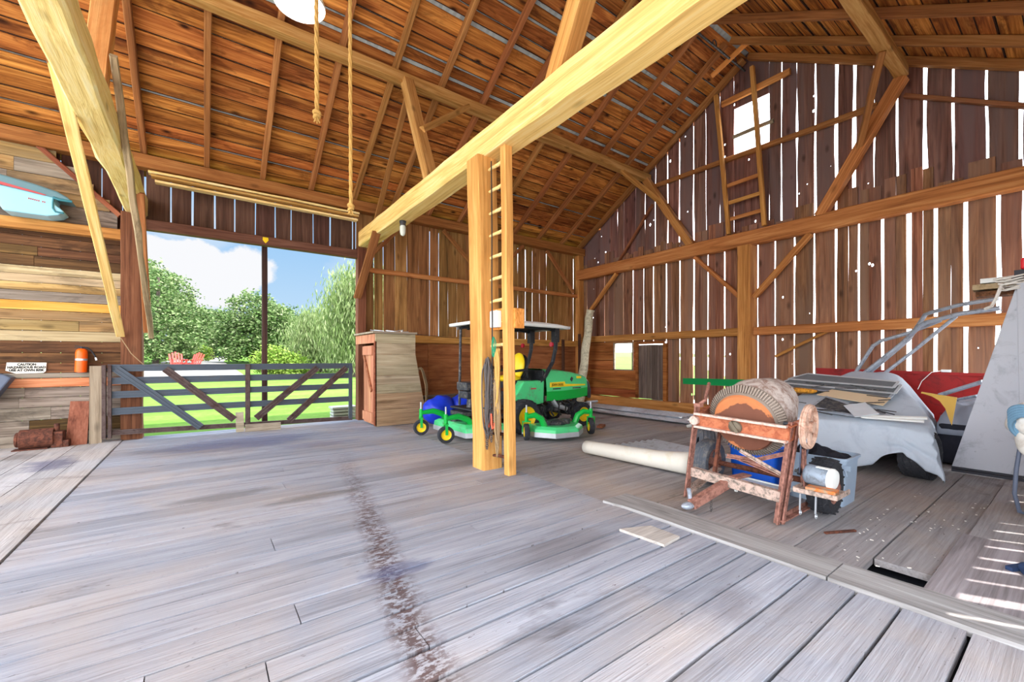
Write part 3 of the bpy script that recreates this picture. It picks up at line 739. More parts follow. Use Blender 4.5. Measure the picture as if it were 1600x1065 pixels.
for a, b in (((10.64, 5.68, 8.25), (10.64, 5.36, 4.62)), ((10.64, 4.80, 8.5), (10.64, 4.52, 4.62))):
    o = timber('upright', a, b, .09, .11, M['timber'], None, None, up=(1,0,0)); attach(o, lad); WM[o.name] = o.matrix_basis.copy()
for z in (5.0, 5.42, 5.86):
    f = (z-4.62)/3.8
    o = timber('rung', (10.7, 5.40+.3*f, z), (10.7, 4.56+.28*f, z+.02), .05, .09, M['timber'], None, None); attach(o, lad)
o = timber('ridge_stick', (10.0, 5.45, 8.38), (10.0, 4.55, 8.72), .08, .1, M['orange'], 'short pale stick wedged under the rafters at the ridge', 'board')
mb = MB(); mb.tube([(3.5, 5.0, 8.5), (7.0, 5.0, 8.52), (10.7, 5.0, 8.54)], .025, 8)
for x in (5.2, 7.5, 9.3, 10.2): mb.torus((x, 5.0, 8.60), (0,1,0), .075, .012, 14, 6)
single(mb, 'hay_track', M['dark'], 'dark iron hay track rod hanging along the ridge', 'rod')
# ================= doorway side: gate, closet, left wall things =================
def chan(mb, p0, p1, w, h, up=(0,0,1)):
    """C-section steel rail: web with two ribs"""
    mb.bar(p0, p1, w*.5, h, up)
    d = (V(p1)-V(p0)).normalized(); u = V(up) if abs(V(up).dot(d)) < .95 else V((1,0,0)); a = u.cross(d).normalized(); b = d.cross(a)
    for s in (-1, 0, 1): mb.bar(V(p0)+b*s*h*.4-a*w*.3*(1 if a.y > 0 else -1), V(p1)+b*s*h*.4-a*w*.3*(1 if a.y > 0 else -1), w*.5, h*.18, up)
GY = 10.36
g = thing('farm_gate', 'long grey steel farm gate with diagonal braces closing the open doorway', 'gate', (-1.4, GY, 0))
gl, gr = onY(166, HY, GY).x, onY(550, HY, GY).x
zl = [1.33, 1.10, .85, .55, .17]
for k, z in enumerate(zl):
    mb = MB(); chan(mb, (gl+.02, GY, z), (gr, GY, z+(.0 if k < 4 else -.08)), .05, .125 if k < 4 else .09)
    mb.build('rail', M['galv_gate'] if k < 4 else M['gate_rust'], g)
for px, w, m in ((163, .06, 'gate_rust'), (172, .05, 'gate_rust'), (387, .09, 'gate_rust'), (547, .08, 'galv_gate')):
    x = onY(px, HY, GY).x; mb = MB(); mb.bar((x, GY-.03, .08), (x, GY-.03, 1.385), w, .045, (0,1,0)); mb.bar((x+w*.3, GY-.06, .08), (x+w*.3, GY-.06, 1.38), .015, .03, (0,1,0))
    mb.build('upright', M[m], g)
for a, b in (((182,576),(314,667)), ((258,576),(366,655)), ((400,653),(496,574)), ((451,657),(541,574))):
    mb = MB(); p, q = onY(*a, GY-.06), onY(*b, GY-.06); chan(mb, p, q, .05, .13, (0,0,1)); mb.build('diagonal', M['galv_gate'] if a[0] < 200 else M['gate_rust'], g)
mb = MB(); x = gl-.03
for z in (.12, 1.30): mb.cyl((x-.06, GY, z), (x+.05, GY, z), .025, n=10)
mb.build('hinge', M['dark'], g)
p = onY(149, HY, 10.34)
mb = MB(); mb.bar((p.x, 10.36, .0), (p.x+.005, 10.36, 1.37), .16, .05, (0,1,0)); single(mb, 'gate_post_board', wood('gatepost', S(88,74,60), S(142,124,104), S(176,158,136), 'Z', 1, 14, .1, .02, .4), 'upright grey board the gate hinges hang from', 'board')
mb = MB(); mb.tube([onY(189, 528, 10.34), onY(205, 552, 10.34), onY(226, 571, 10.34)], .008, 6); single(mb, 'gate_twine', M['rope_old'], 'thin cord from the orange brace down to the gate top', 'cord')
p = onY(374, 671, 10.1)
mb = MB(); mb.bar((.60, 10.28, .0), (.59, 10.31, .40), .14, .03, (0,1,0)); single(mb, 'short_board', M['greywood'], 'short grey board standing upright against the gate', 'board', 'offcuts by the gate')
mb = MB(); mb.bar((.68, 10.22, .075), (1.32, 10.16, .075), .04, .15); single(mb, 'short_board', M['greywood'], 'short grey board lying on edge at the foot of the gate', 'board', 'offcuts by the gate')
# reddish panel and rusty log by the wall
mb = MB(); mb.prism([(-1.93, 10.38, 0), (-1.66, 10.38, 0), (-1.655, 10.58, .74), (-1.90, 10.58, .75)], (0, .025, 0))
single(mb, 'leaning_board', wood('red_panel', S(78,40,26), S(136,84,62), S(160,108,84), 'Z', 1, 10, .1, .02, .3), 'reddish brown board leaning on the wall left of the gate', 'board')
t = thing('rusty_engine', 'rusty lumpy iron motor lying on the floor against the left wall', 'motor', (-2.25, 10.35, 0))
mb = MB(); mb.cyl((-2.44, 10.33, .17), (-2.05, 10.36, .17), .16, n=18); mb.cyl((-2.48, 10.33, .17), (-2.44, 10.33, .17), .12, n=18); mb.build('casing', M['rust_dk'], t, bevel=.01)
mb = MB(); mb.box((-2.0, 10.36, .14), (.14, .22, .26)); mb.cyl((-2.02, 10.36, .26), (-2.02, 10.36, .40), .035, n=10); mb.box((-1.92, 10.34, .06), (.12, .16, .12)); mb.build('gearbox', M['rust_dk'], t, bevel=.01)
mb = MB(); mb.box((-2.3, 10.3, .01), (.4, .2, .02)); mb.build('base', M['rust_dk'], t)
# fire extinguisher
t = thing('fire_extinguisher', 'orange-red fire extinguisher hanging on the left board wall', 'fire extinguisher', (-1.77, 10.58, 1.25))
c = V((-1.765, 10.56, 1.25)); mb = MB(); mb.lathe([(.03,0),(.078,.012),(.08,.05),(.08,.36),(.07,.40),(.04,.425),(.02,.43)], c, (.03,0,1), 24); mb.build('cylinder', M['exting'], t, smooth=True)
mb = MB(); mb.lathe([(.082,.215),(.082,.25)], c, (.03,0,1), 24, False); mb.build('band', M['steel'], t, smooth=True)
mb = MB(); mb.cyl(c+V((.012,0,.42)), c+V((.015,0,.46)), .025, n=12); mb.bar(c+V((-.07,-.01,.475)), c+V((.06,-.01,.455)), .02, .012); mb.bar(c+V((-.08,-.01,.445)), c+V((.03,-.01,.445)), .02, .01); mb.build('valve_handle', M['black'], t)
mb = MB(); mb.tube([c+V((.03,-.02,.45)), c+V((.09,-.03,.44)), c+V((.14,-.03,.39)), c+V((.18,-.03,.31)), c+V((.20,-.03,.26))], .012, 8); mb.build('hose', M['black'], t, smooth=True)
mb = MB(); mb.cyl(c+V((.195,-.03,.27)), c+V((.205,-.03,.22)), .014, n=10); mb.build('nozzle', M['white'], t)
# sign
t = thing('caution_sign', 'small white painted board with black stencilled warning on the left wall', 'sign', (-2.43, 10.62, 1.34))
mb = MB(); mb.prism([(-2.655,10.645,1.435),(-2.20,10.645,1.43),(-2.21,10.645,1.28),(-2.24,10.645,1.255),(-2.55,10.645,1.245),(-2.67,10.645,1.30)], (0,.015,0)); mb.build('board', M['sign'], t)
text('CAUTION\nHAZARDOUS ROAD\nUSE AT OWN RISK', 'lettering', M['ink'], .052, (-2.43, 10.64, 1.385), Matrix.Rotation(PI/2, 3, 'X'), t, sx=.92, bold=.0022)
# dark grey hood at the left picture edge
mb = MB(); mb.prism([(-3.6,10.3,.75),(-2.72,10.3,.83),(-2.52,10.3,1.19),(-2.60,10.3,1.24),(-2.72,10.3,1.26),(-3.6,10.3,1.30)], (0,.25,0))
t = thing('grey_bin', 'dark grey slanted bin at the left edge below the white sign', 'bin', (-3.1, 10.42, 0)); mb.build('body', M['hose'], t, bevel=.02)
mb = MB(); mb.box((-3.3, 10.42, .37), (.4, .2, .74)); mb.build('base', M['dark'], t)
# blue hull piece on the ledge
t = thing('hull_piece', 'pale blue fibreglass hull end with red stripe lying on the wall ledge', 'boat part', (-2.8, 10.35, 3.86))
Y0 = 10.18
def slab(name, pts, m, y0, th, parent=t, bev=.02): q = MB(); q.prism([(x, y0, z) for x, z in pts], (0, th, 0)); return q.build(name, m, parent, bevel=bev)
slab('lower_hull', [(-4.6,3.88),(-2.52,3.88),(-2.62,4.06),(-2.70,4.2),(-4.6,4.42)] if 0 else [(-2.58,3.86),(-2.10,3.86),(-1.97,3.90),(-1.90,3.97),(-2.00,4.06),(-2.02,4.14),(-2.00,4.20),(-2.72,4.27),(-4.2,4.40),(-4.2,4.1),(-2.68,4.06)], M['cowl_b'], Y0, .36)
slab('upper_hull', [(-4.2,4.41),(-2.72,4.28),(-2.0,4.17),(-1.80,4.155),(-1.86,4.22),(-1.98,4.29),(-2.25,4.36),(-2.75,4.45),(-4.2,4.62)], M['cowl_a'], Y0-.03, .40, bev=.03)
slab('stripe', [(-4.2,4.38),(-2.72,4.27),(-2.12,4.185),(-2.10,4.195),(-2.2,4.22),(-2.72,4.32),(-4.2,4.44)], M['stripe'], Y0-.04, .02, bev=0)
q = MB(); q.tube([(-2.02,Y0-.01,4.19),(-2.03,Y0-.01,4.10),(-2.03,Y0-.01,4.0),(-2.0,Y0-.01,3.945),(-1.90,Y0-.01,3.94)], .014, 8); q.tube([(-2.02,Y0-.02,4.175),(-1.95,Y0-.04,4.15),(-1.80,Y0-.03,4.15)], .02, 8); q.build('edge_trim', M['cowl_c'], t, smooth=True)
q = MB()
for k in range(9):
    if k != 6: q.box((-2.30+.022*k, Y0-.003, 4.105-.003*k), (.014, .004, .022))
q.build('lettering', M['stripe'], t)
p = onY(628, 520, 10.60)
t = thing('wall_insulator', 'small white insulator on the girt right of the closet top', 'insulator', p)
mb = MB(); mb.lathe([(.03,-.09),(.035,-.05),(.03,-.03),(.035,0),(.03,.05),(.02,.07)], p, (0,0,1), 14); mb.build('body', M['white'], t, smooth=True)
mb = MB(); mb.tube([onY(558, 522, 10.58), p+V((0,-.02,.0)), onY(735, 530, 10.58)], .006, 5); mb.build('wire', M['wire'], t)
mb = MB(); p = onY(415, 375, 10.57); mb.prism([p+V((-.05,0,.06)), p+V((-.055,0,0)), p+V((0,0,-.07)), p+V((.055,0,0)), p+V((.05,0,.06))], (0, .012, 0)); single(mb, 'yellow_tag', M['yellow'], 'small yellow shield tag on the header above the dark pole', 'tag')
# closet of weathered boards in the corner of the doorway
t = thing('board_closet', 'weathered grey board closet with a flared right side beside the doorway', 'closet', (3.4, 9.9, 0))
zs = [0, .36, .72, .93, 1.12, 1.36, 1.60, 1.84, 2.06]
def flare(z): return 3.98 if z > 1.6 else 3.98+.30*((1.6-z)/1.6)
for i, (a, b) in enumerate(zip(zs[:-1], zs[1:])):
    mb = MB(); mb.prism([(3.05, 9.28, a+.002), (flare(a), 9.28, a+.002), (flare(b), 9.28, b-.003), (3.05, 9.28, b-.003)], (0, .03, 0)); mb.build('front_board', M['closet_low'] if i < 2 else M['closet'], t)
mb = MB()
for a, b in zip(zs[:-1], zs[1:]): mb.prism([(flare(a), 9.31, a+.002), (flare(b), 9.31, b-.002), (flare(b), 10.72, b-.002), (flare(a), 10.72, a+.002)], (-.03, 0, 0))
mb.build('side_panel', M['closet'], t)
mb = MB(); mb.box((3.5, 9.98, 2.085), (1.02, 1.46, .04)); mb.build('top', M['greywood'], t)
mb = MB(); mb.box((3.055, 10.02, 1.95), (.04, 1.40, .2)); mb.build('lintel', M['pink'], t)
d = MB()
for k in range(4): d.box((3.03, 9.42+.17*k, .92), (.025, .165, 1.74))
dr = d.build('door', M['pink'], t)
for z in (.2, 1.68):
    d = MB(); d.box((3.0, 9.68, z), (.03, .66, .2)); d.build('door_batten', M['pink'], dr)
d = MB(); d.bar((3.0, 9.95, 1.58), (3.0, 9.40, .78), .09, .03, (1,0,0)); d.build('door_brace', M['redwood'], dr)
mb = MB(); mb.box((3.05, 9.295, .95), (.05, .03, 1.86)); mb.build('corner_strip', M['redwood'], t)
# litter on the closet top
mb = MB(); r2 = random.Random(3)
for k in range(16): x, y = r2.uniform(3.1, 3.85), r2.uniform(9.5, 10.3); a = r2.uniform(0, 3); mb.bar((x, y, 2.13), (x+.22*math.cos(a), y+.22*math.sin(a), 2.12+r2.uniform(.01, .06)), .03, .012)
tag(single(mb, 'scraps', M['alu'], 'metal scraps and offcuts scattered over the closet top', 'scraps'), kind='stuff')
# coiled rope on the flared side, blue tarp
mb = MB(); r2 = random.Random(4)
for k in range(9):
    c = V((4.16+.012*k, 9.33+.02*k+r2.uniform(-.02, .02), .86)); n = 22
    ra, rb = .08+.07*r2.random(), .38+.06*r2.random()
    mb.tube([c+V((ra*math.cos(2*PI*i/n)-.06*math.sin(2*PI*i/n), .02*math.sin(i), rb*math.sin(2*PI*i/n))) for i in range(n)], .011, 5, closed=True)
single(mb, 'rope_coil', M['rope_old'], 'coil of thin tan rope hanging on the closet right side', 'rope', smooth=True)
mb = MB()
def lump(q):
    s = mnoise.noise(q*5)*.05+mnoise.noise(q*11)*.022; return q*(1+s/max(q.length, .1))
mb.sphere((4.35, 8.75, .33), (.40, .32, .33), 40, 26, fn=lump); mb.sphere((4.95, 8.75, .36), (.36, .32, .34), 40, 26, fn=lump)
single(mb, 'blue_tarp', M['tarp_blue'], 'crumpled shiny blue tarp heaped behind the mower castor wheels', 'tarp', smooth=2)
# ropes and lamp hanging from the roof
def rope(pts, r, label, knot):
    t = thing('hanging_rope', label, 'rope', pts[-1]); mb = MB(); n = 90; P = []
    A, B = V(pts[0]), V(pts[1])
    for ph in (0, 2.1, 4.2):
        mb.tube([A.lerp(B, i/n*1.0)+V((.55*r*math.cos(i*.9+ph), .55*r*math.sin(i*.9+ph), 0)) for i in range(n+1)], r*.62, 6)
    mb.build('strand', M['rope'], t, smooth=True)
    mb = MB(); mb.torus(B+V((0,0,.03)), (.3,.2,1), r*1.3, r*.9, 14, 8); mb.torus(B+V((0,0,-.01)), (-.3,.3,1), r*1.2, r*.8, 14, 8)
    for a in range(5): mb.tube([B, B+V((.03*math.cos(a*1.3), .03*math.sin(a*1.3), -.07 if knot else -.05))], r*.35, 5)
    mb.build('knot', M['rope'], t, smooth=True)
rope([(.98, 5.0, 8.6), (1.0, 5.0, 4.16)], .022, 'tan rope hanging from the ridge in front of the white lamp, ending high up', 1)
rope([(1.34, 5.0, 8.6), (1.36, 5.0, 3.22)], .019, 'longer tan rope hanging from the ridge to below the tie beam, knotted end', 1)
t = thing('ceiling_lamp', 'round white lamp hanging from the roof at the top of the picture', 'lamp', (.93, 5.45, 5.6))
c = V((.90, 5.42, 5.60)); mb = MB(); mb.lathe([(.27,0),(.275,.03),(.24,.12),(.14,.2),(.06,.24),(.05,.3)], c, (0,0,1), 40, False); mb.build('shade', M['white'], t, smooth=True)
mb = MB(); mb.lathe([(.262,.008),(.2,.006),(.01,.004)], c, (0,0,1), 40, True); mb.build('lens', M['lampshade'], t)
mb = MB(); mb.cyl(c+V((0,0,.3)), (c.x, c.y, roofz(c.y)), .008, n=8); mb.build('cord', M['wire'], t)
t = thing('jar_lamp', 'jelly-jar lamp fixture under the pale tie beam near the doorway', 'lamp', (3.2, 8.0, 4.2))
c = V((3.16, 7.98, 4.21)); mb = MB(); mb.lathe([(.06,0),(.065,-.03),(.055,-.06),(.06,-.10)], c, (0,0,1), 18); mb.build('socket', M['dark'], t, smooth=True)
mb = MB(); mb.lathe([(.052,-.10),(.058,-.14),(.056,-.22),(.045,-.27),(.02,-.295)], c, (0,0,1), 18); mb.build('glass_jar', M['jar'], t, smooth=True)
mb = MB()
for a in range(4): mb.tube([c+V((.07*math.cos(a*PI/2+.4), .07*math.sin(a*PI/2+.4), z)) for z in (-.05, -.12)], .005, 5)
mb.build('cage', M['dark'], t)
# ================= ladder and the things hung on the middle post =================
t = thing('post_ladder', 'ladder rail with pale rungs pegged into the honey-coloured post', 'ladder', (3.2, 4.43, 0))
o = timber('rail', (3.205, 4.43, 0), (3.13, 4.43, 4.42), .125, .11, M['honey'], None, None, up=(0,1,0), jit=.004); attach(o, t)
for k in range(14):
    z = .20+.296*k; dark = z < 1.5
    x = 3.20-.017*z; mb = MB(); mb.tube([(x-.03, 4.79, z-.012), (x-.015, 4.7, z), (x, 4.6, z+.004), (x, 4.47, z+.01)], [.015, .022, .024, .022], 8)
    mb.build('rung', M['rust_dk'] if dark else M['hewn'], t, smooth=True)
t = thing('breaker_box', 'white electrical box on a wooden block between post and ladder rail', 'electrical box', (3.12, 4.64, 2.0))
mb = MB(); mb.box((3.17, 4.62, 2.02), (.05, .30, .28)); mb.build('backing_block', M['chip'], t, bevel=.01)
mb = MB(); mb.box((3.11, 4.63, 2.02), (.08, .16, .22)); mb.build('box', M['white'], t, bevel=.008)
mb = MB(); mb.box((3.068, 4.63, 2.02), (.006, .14, .20)); mb.build('cover', M['white'], t)
mb = MB(); mb.box((3.285, 4.36, 2.02), (.16, .05, .26)); single(mb, 'square_block', M['chip'], 'square orange chipboard block nailed to the right of the ladder rail', 'block', bevel=.012)
mb = MB(); mb.tube([(3.06, 4.66, 4.1), (3.07, 4.66, 3.2), (3.055, 4.64, 2.4), (3.05, 4.62, 2.0), (3.055, 4.63, 1.7), (3.06, 4.64, 1.2), (3.09, 4.63, .9)], .008, 6); single(mb, 'power_cable', M['wire'], 'thin dark cable running down the ladder past the white box', 'cable')
def hank(name, pts_top, pts_bot, n, r, mat, label, cat, sp=.012, seed=1, sm=True):
    rr = random.Random(seed); mb = MB()
    for k in range(n):
        a = V(pts_top)+V((rr.uniform(-1,1), rr.uniform(-1,1), rr.uniform(-.5,.5)))*sp; b = V(pts_bot)+V((rr.uniform(-1,1), rr.uniform(-1,1), rr.uniform(-1,9)))*sp
        w = V((rr.uniform(-1,1), rr.uniform(-1,1), 0))*sp*1.3
        P = []
        for i in range(15):
            f = i/14; q = min(1, f*6, (1-f)*6)
            P.append(a.lerp(b, f)+w*q+V((.006*math.sin(f*9+k), .020*q+.006*math.sin(f*7+2*k), 0)))
        for i in range(13, 0, -1):
            f = i/14; q = min(1, f*6, (1-f)*6); P.append(a.lerp(b, f)-w*q-V((.006*math.sin(f*8+k), .020*q+.006*math.sin(f*5+k), 0)))
        mb.tube(P, r, 6, closed=True)
    return single(mb, name, mat, label, cat, smooth=sm)
hank('rope_hank', (3.09, 4.56, 1.22), (3.12, 4.58, .24), 7, .013, M['rope_old'], 'long hank of brown rope hanging lowest beside the ladder rail', 'rope', .03, 1)
hank('rope_hank', (3.08, 4.55, 1.62), (3.09, 4.56, .80), 5, .015, M['rope'], 'thick pale looped rope hung high between the post and ladder', 'rope', .026, 2)
hank('rope_hank', (3.03, 4.70, 1.5), (3.03, 4.70, .45), 7, .010, M['chain'], 'tangle of dark cord hung against the honey-coloured post', 'rope', .035, 3)
hank('green_strap', (3.05, 4.60, 1.78), (3.06, 4.60, 1.52), 2, .007, M['strap'], 'green strap looped over a ladder rung', 'strap', .009, 4)
mb = MB()
for k in range(40):
    z = 1.48-.03*k; mb.torus((3.04+.01*math.sin(k*.35), 4.74+.012*math.sin(k*.5), z), (1,0,0) if k % 2 else (0,1,0), .018, .006, 10, 5, 1)
single(mb, 'iron_chain', M['chain'], 'rusty iron chain hanging against the honey-coloured post, left of the ropes', 'chain')
mb = MB()
for k in range(36):
    z = 1.40-.028*k; mb.torus((3.06+.012*math.sin(k*.3), 4.64+.012*math.cos(k*.4), z), (1,0,0) if k % 2 else (0,1,0), .017, .006, 10, 5, 1)
single(mb, 'iron_chain', M['chain'], 'iron chain hanging in the middle of the ropes on the ladder', 'chain')
for k, (y, lab) in enumerate(((4.73, 'orange hook dangling beside the honey-coloured post'), (4.60, 'orange hook dangling nearer the ladder rail'))):
    mb = MB(); c = V((3.04, y, .62)); mb.tube([c+V((0, .03, .16)), c+V((0, .02, .02)), c+V((0, -.005, -.04)), c+V((0, -.04, -.02)), c+V((0, -.045, .05))], [.012, .014, .014, .013, .008], 8)
    single(mb, 'load_hook', M['hook'], lab, 'hook', 'orange load hooks', smooth=True)
mb = MB(); mb.tube([(3.02, 4.80, .84), (3.03, 4.62, .85)], .014, 8); mb.tube([(3.03, 4.80, .80), (3.03, 4.80, .86)], .02, 8); single(mb, 'iron_bracket', M['dark'], 'dark iron peg bracket the chain hangs above', 'bracket')
# ================= wide-area mower =================
t = thing('riding_mower', 'big green riding mower with a canopy and wing decks', 'mower', (5.4, 7.25, 0))
C = 7.25
def tyre(mb, c, ax, r, w, lugs=0):
    c = V(c); a = V(ax).normalized()
    prof = [(r*.62,-w*.42),(r*.80,-w*.5),(r*.93,-w*.46),(r,-w*.30),(r,w*.30),(r*.93,w*.46),(r*.80,w*.5),(r*.62,w*.42)]
    mb.lathe(prof, c, a, 32, False)
    if lugs:
        u = V((0,0,1)); b = a.cross(u).normalized(); u = b.cross(a)
        for k in range(lugs):
            th = 2*PI*k/lugs; d = u*math.cos(th)+b*math.sin(th); tt = b*math.cos(th)-u*math.sin(th)
            for s in (-1, 1): mb.bar(c+d*(r+.004)+a*s*w*.05, c+d*(r-.01)+a*s*w*.48+tt*r*.10, r*.06, r*.05, d)
def rim(mb, c, ax, r, w):
    mb.lathe([(r*.63,-w*.40),(r*.55,-w*.34),(r*.5,-w*.15),(r*.22,-w*.12),(r*.2,-w*.3),(.005,-w*.3)], V(c), V(ax), 24, False)
    mb.lathe([(r*.63,w*.40),(r*.55,w*.34),(r*.5,w*.15),(r*.22,w*.12),(r*.2,w*.3),(.005,w*.3)], V(c), V(ax), 24, False)
def wheel(c, ax, r, w, lugs, rimmat, parent, tm='tyre'):
    mb = MB(); tyre(mb, c, ax, r, w, lugs); o = mb.build('wheel', M[tm], parent, smooth=True)
    mb = MB(); rim(mb, c, ax, r, w); mb.build('rim', rimmat, o, smooth=True); return o
wheel((5.17, C-.56, .34), (0,1,0), .34, .30, 22, M['yellow'], t); wheel((5.17, C+.56, .34), (0,1,0), .34, .30, 22, M['yellow'], t)
wheel((6.85, C-.50, .26), (0,1,0), .26, .20, 16, M['yellow'], t); wheel((6.85, C+.50, .26), (0,1,0), .26, .20, 16, M['yellow'], t)
mb = MB(); mb.box((5.9, C, .42), (2.5, .62, .14)); mb.box((5.17, C, .34), (.2, .9, .2)); mb.cyl((6.85, C-.45, .26), (6.85, C+.45, .26), .06, n=10); mb.box((4.4, C, .44), (.9, .5, .08)); mb.build('chassis', M['dark'], t, bevel=.01)
# engine and hydraulics seen below the hood
mb = MB(); r2 = random.Random(8)
for k in range(26):
    mb = MB()
    p = V((r2.uniform(5.5, 7.0), C+r2.uniform(-.42, -.2), r2.uniform(.28, .60))); s = r2.uniform(.05, .12)
    if k % 3: mb.cyl(p, p+V((r2.uniform(-.1,.1), r2.uniform(-.15, .05), r2.uniform(-.05,.1))), s*.5, n=12)
    else: mb.box(p, (s*1.6, s, s))
    mb.build('engine_part', M['dark'], t)
mb = MB()
for k in range(7):
    x = 5.5+.2*k; mb.tube([(x, C-.4, .6), (x+.06, C-.52, .5), (x-.05, C-.62, .38), (x-.1, C-.75, .33)], .016, 6)
mb.build('hydraulic_hose', M['black'], t, smooth=True)
mb = MB(); mb.tube([(6.05, C-.43, .60), (6.12, C-.46, .50), (6.3, C-.47, .44), (6.42, C-.46, .40)], .05, 12); mb.cyl((7.1, C-.42, .50), (7.45, C-.42, .50), .03, n=10); mb.build('exhaust_pipe', M['steel'], t, smooth=True)
# hood: rounded shell in two greens, the lighter one holding a painted sheen
def hood_sec(x, top, w, z0):
    pts = []
    for y, z in ((-w, z0), (-w*1.02, z0+.20), (-w, z0+(top-z0)*.55), (-w*.94, z0+(top-z0)*.82), (-w*.82, top-.03), (-w*.55, top), (w*.55, top), (w*.82, top-.03), (w*.94, z0+(top-z0)*.82), (w, z0+(top-z0)*.55), (w*1.02, z0+.20), (w, z0)): pts.append(V((x, C+y, z)))
    return pts
secs = [hood_sec(5.86, 1.28, .45, .60), hood_sec(6.3, 1.26, .45, .60), hood_sec(6.8, 1.19, .44, .62), hood_sec(7.12, 1.12, .42, .65)]
def loft(secs, rng, cap=True):
    mb = MB(); a, b = rng
    for k in range(len(secs)-1):
        P = secs[k][a:b], secs[k+1][a:b]; n = len(P[0]); mb.add(list(P[0])+list(P[1]), [(j, n+j, n+j+1, j+1) for j in range(n-1)])
    return mb
mb = loft(secs, (1, 11)); mb.add(secs[-1][1:11], [tuple(range(10))]); hd = mb.build('hood', M['green'], t, smooth=True)
mb = loft(secs, (0, 2)); mb.build('hood_skirt', M['green_dk'], t)
mb = loft(secs, (10, 12)); mb.build('hood_skirt', M['green_dk'], t)
secs2 = [hood_sec(7.125, 1.10, .42, .60), hood_sec(7.25, 1.02, .38, .58), hood_sec(7.32, .9, .34, .6)]
mb = loft(secs2, (0, 12)); mb.add(secs2[-1], [tuple(range(12))]); mb.build('radiator_grille', M['black'], t)
yf = C-.455
mb = MB(); mb.prism([(5.95, yf-.006, .885), (7.02, yf-.0, .895), (7.02, yf-.0, .925), (6.4, yf-.006, .945), (6.38, yf-.006, 1.0), (5.95, yf-.006, .99)], (0, .004, 0)); de = mb.build('stripe', M['yellow'], t)
text('JOHN DEERE', 'lettering', M['ink'], .075, (6.17, yf-.012, .915), Matrix.Rotation(PI/2, 3, 'X'), de, sx=.78)
mb = MB(); mb.box((6.85, yf+.035, 1.08), (.14, .012, .05)); mb.build('model_badge', M['yellow'], t)
mb = MB(); mb.prism([(6.56, yf, 1.04), (6.60, yf, 1.10), (6.64, yf, 1.06), (6.60, yf, .99)], (0, .012, 0)); mb.box((6.15, yf-.008, .85), (.22, .012, .025)); mb.box((6.75, yf-.004, .85), (.24, .012, .025)); mb.build('latch', M['dark'], t)
# side tank, fender, seat, platform
mb = MB(); mb.prism([(4.95, C-.46, .62), (5.35, C-.46, .52), (5.78, C-.46, .56), (5.80, C-.46, 1.04), (5.25, C-.46, 1.04), (5.12, C-.46, .86)], (0, .26, 0)); mb.prism([(4.95, C+.46, .62), (5.35, C+.46, .52), (5.78, C+.46, .56), (5.80, C+.46, 1.04), (5.25, C+.46, 1.04), (5.12, C+.46, .86)], (0, -.26, 0)); mb.build('side_tank', M['green'], t, bevel=.025)
mb = MB(); mb.box((5.5, C-.463, .88), (.14, .006, .03)); mb.build('tank_badge', M['stripe'], t)
mb = MB(); mb.box((4.55, C, .52), (1.0, .9, .04)); mb.box((5.35, C, .78), (.7, .5, .5)); mb.box((5.83, C, .92), (.06, .8, .66)); mb.build('platform', M['black'], t, bevel=.015)
st = MB(); st.sphere((5.20, C, 1.08), (.27, .25, .085), 20, 12); s = st.build('seat', M['yellow'], t, smooth=True)
st = MB(); Ry = Matrix.Rotation(.2, 3, 'Y'); st.sphere((5.42, C, 1.33), (.09, .24, .30), 20, 14, Ry); st.build('backrest', M['yellow'], t, smooth=True)
st = MB(); st.sphere((5.53, C, 1.31), (.07, .23, .28), 20, 12, Ry); st.box((5.36, C, 1.03), (.5, .46, .06)); st.build('seat_shell', M['black'], t, smooth=True)
for sy in (-1, 1):
    st = MB(); st.bar((5.12, C+sy*.29, 1.24), (5.48, C+sy*.29, 1.27), .06, .05); st.bar((5.45, C+sy*.29, 1.26), (5.5, C+sy*.27, 1.1), .04, .03); st.build('armrest', M['black'], t, bevel=.01)
# steering column and pedals
mb = MB(); mb.tube([(4.25, C, .5), (4.28, C, .85), (4.42, C, 1.02)], .07, 12); mb.box((4.22, C-.02, .96), (.34, .40, .16)); mb.box((4.15, C-.1, .80), (.22, .3, .14)); mb.build('control_column', M['dark'], t, bevel=.02)
mb = MB(); mb.torus((4.48, C, 1.09), (-.45, 0, .9), .19, .016, 28, 8)
for a in range(3): mb.bar((4.48, C, 1.08), V((4.48, C, 1.09))+V((.17*math.cos(a*2.1)*.9, .17*math.sin(a*2.1), .17*math.cos(a*2.1)*.45)), .02, .015)
mb.build('steering_wheel', M['black'], t, smooth=True)
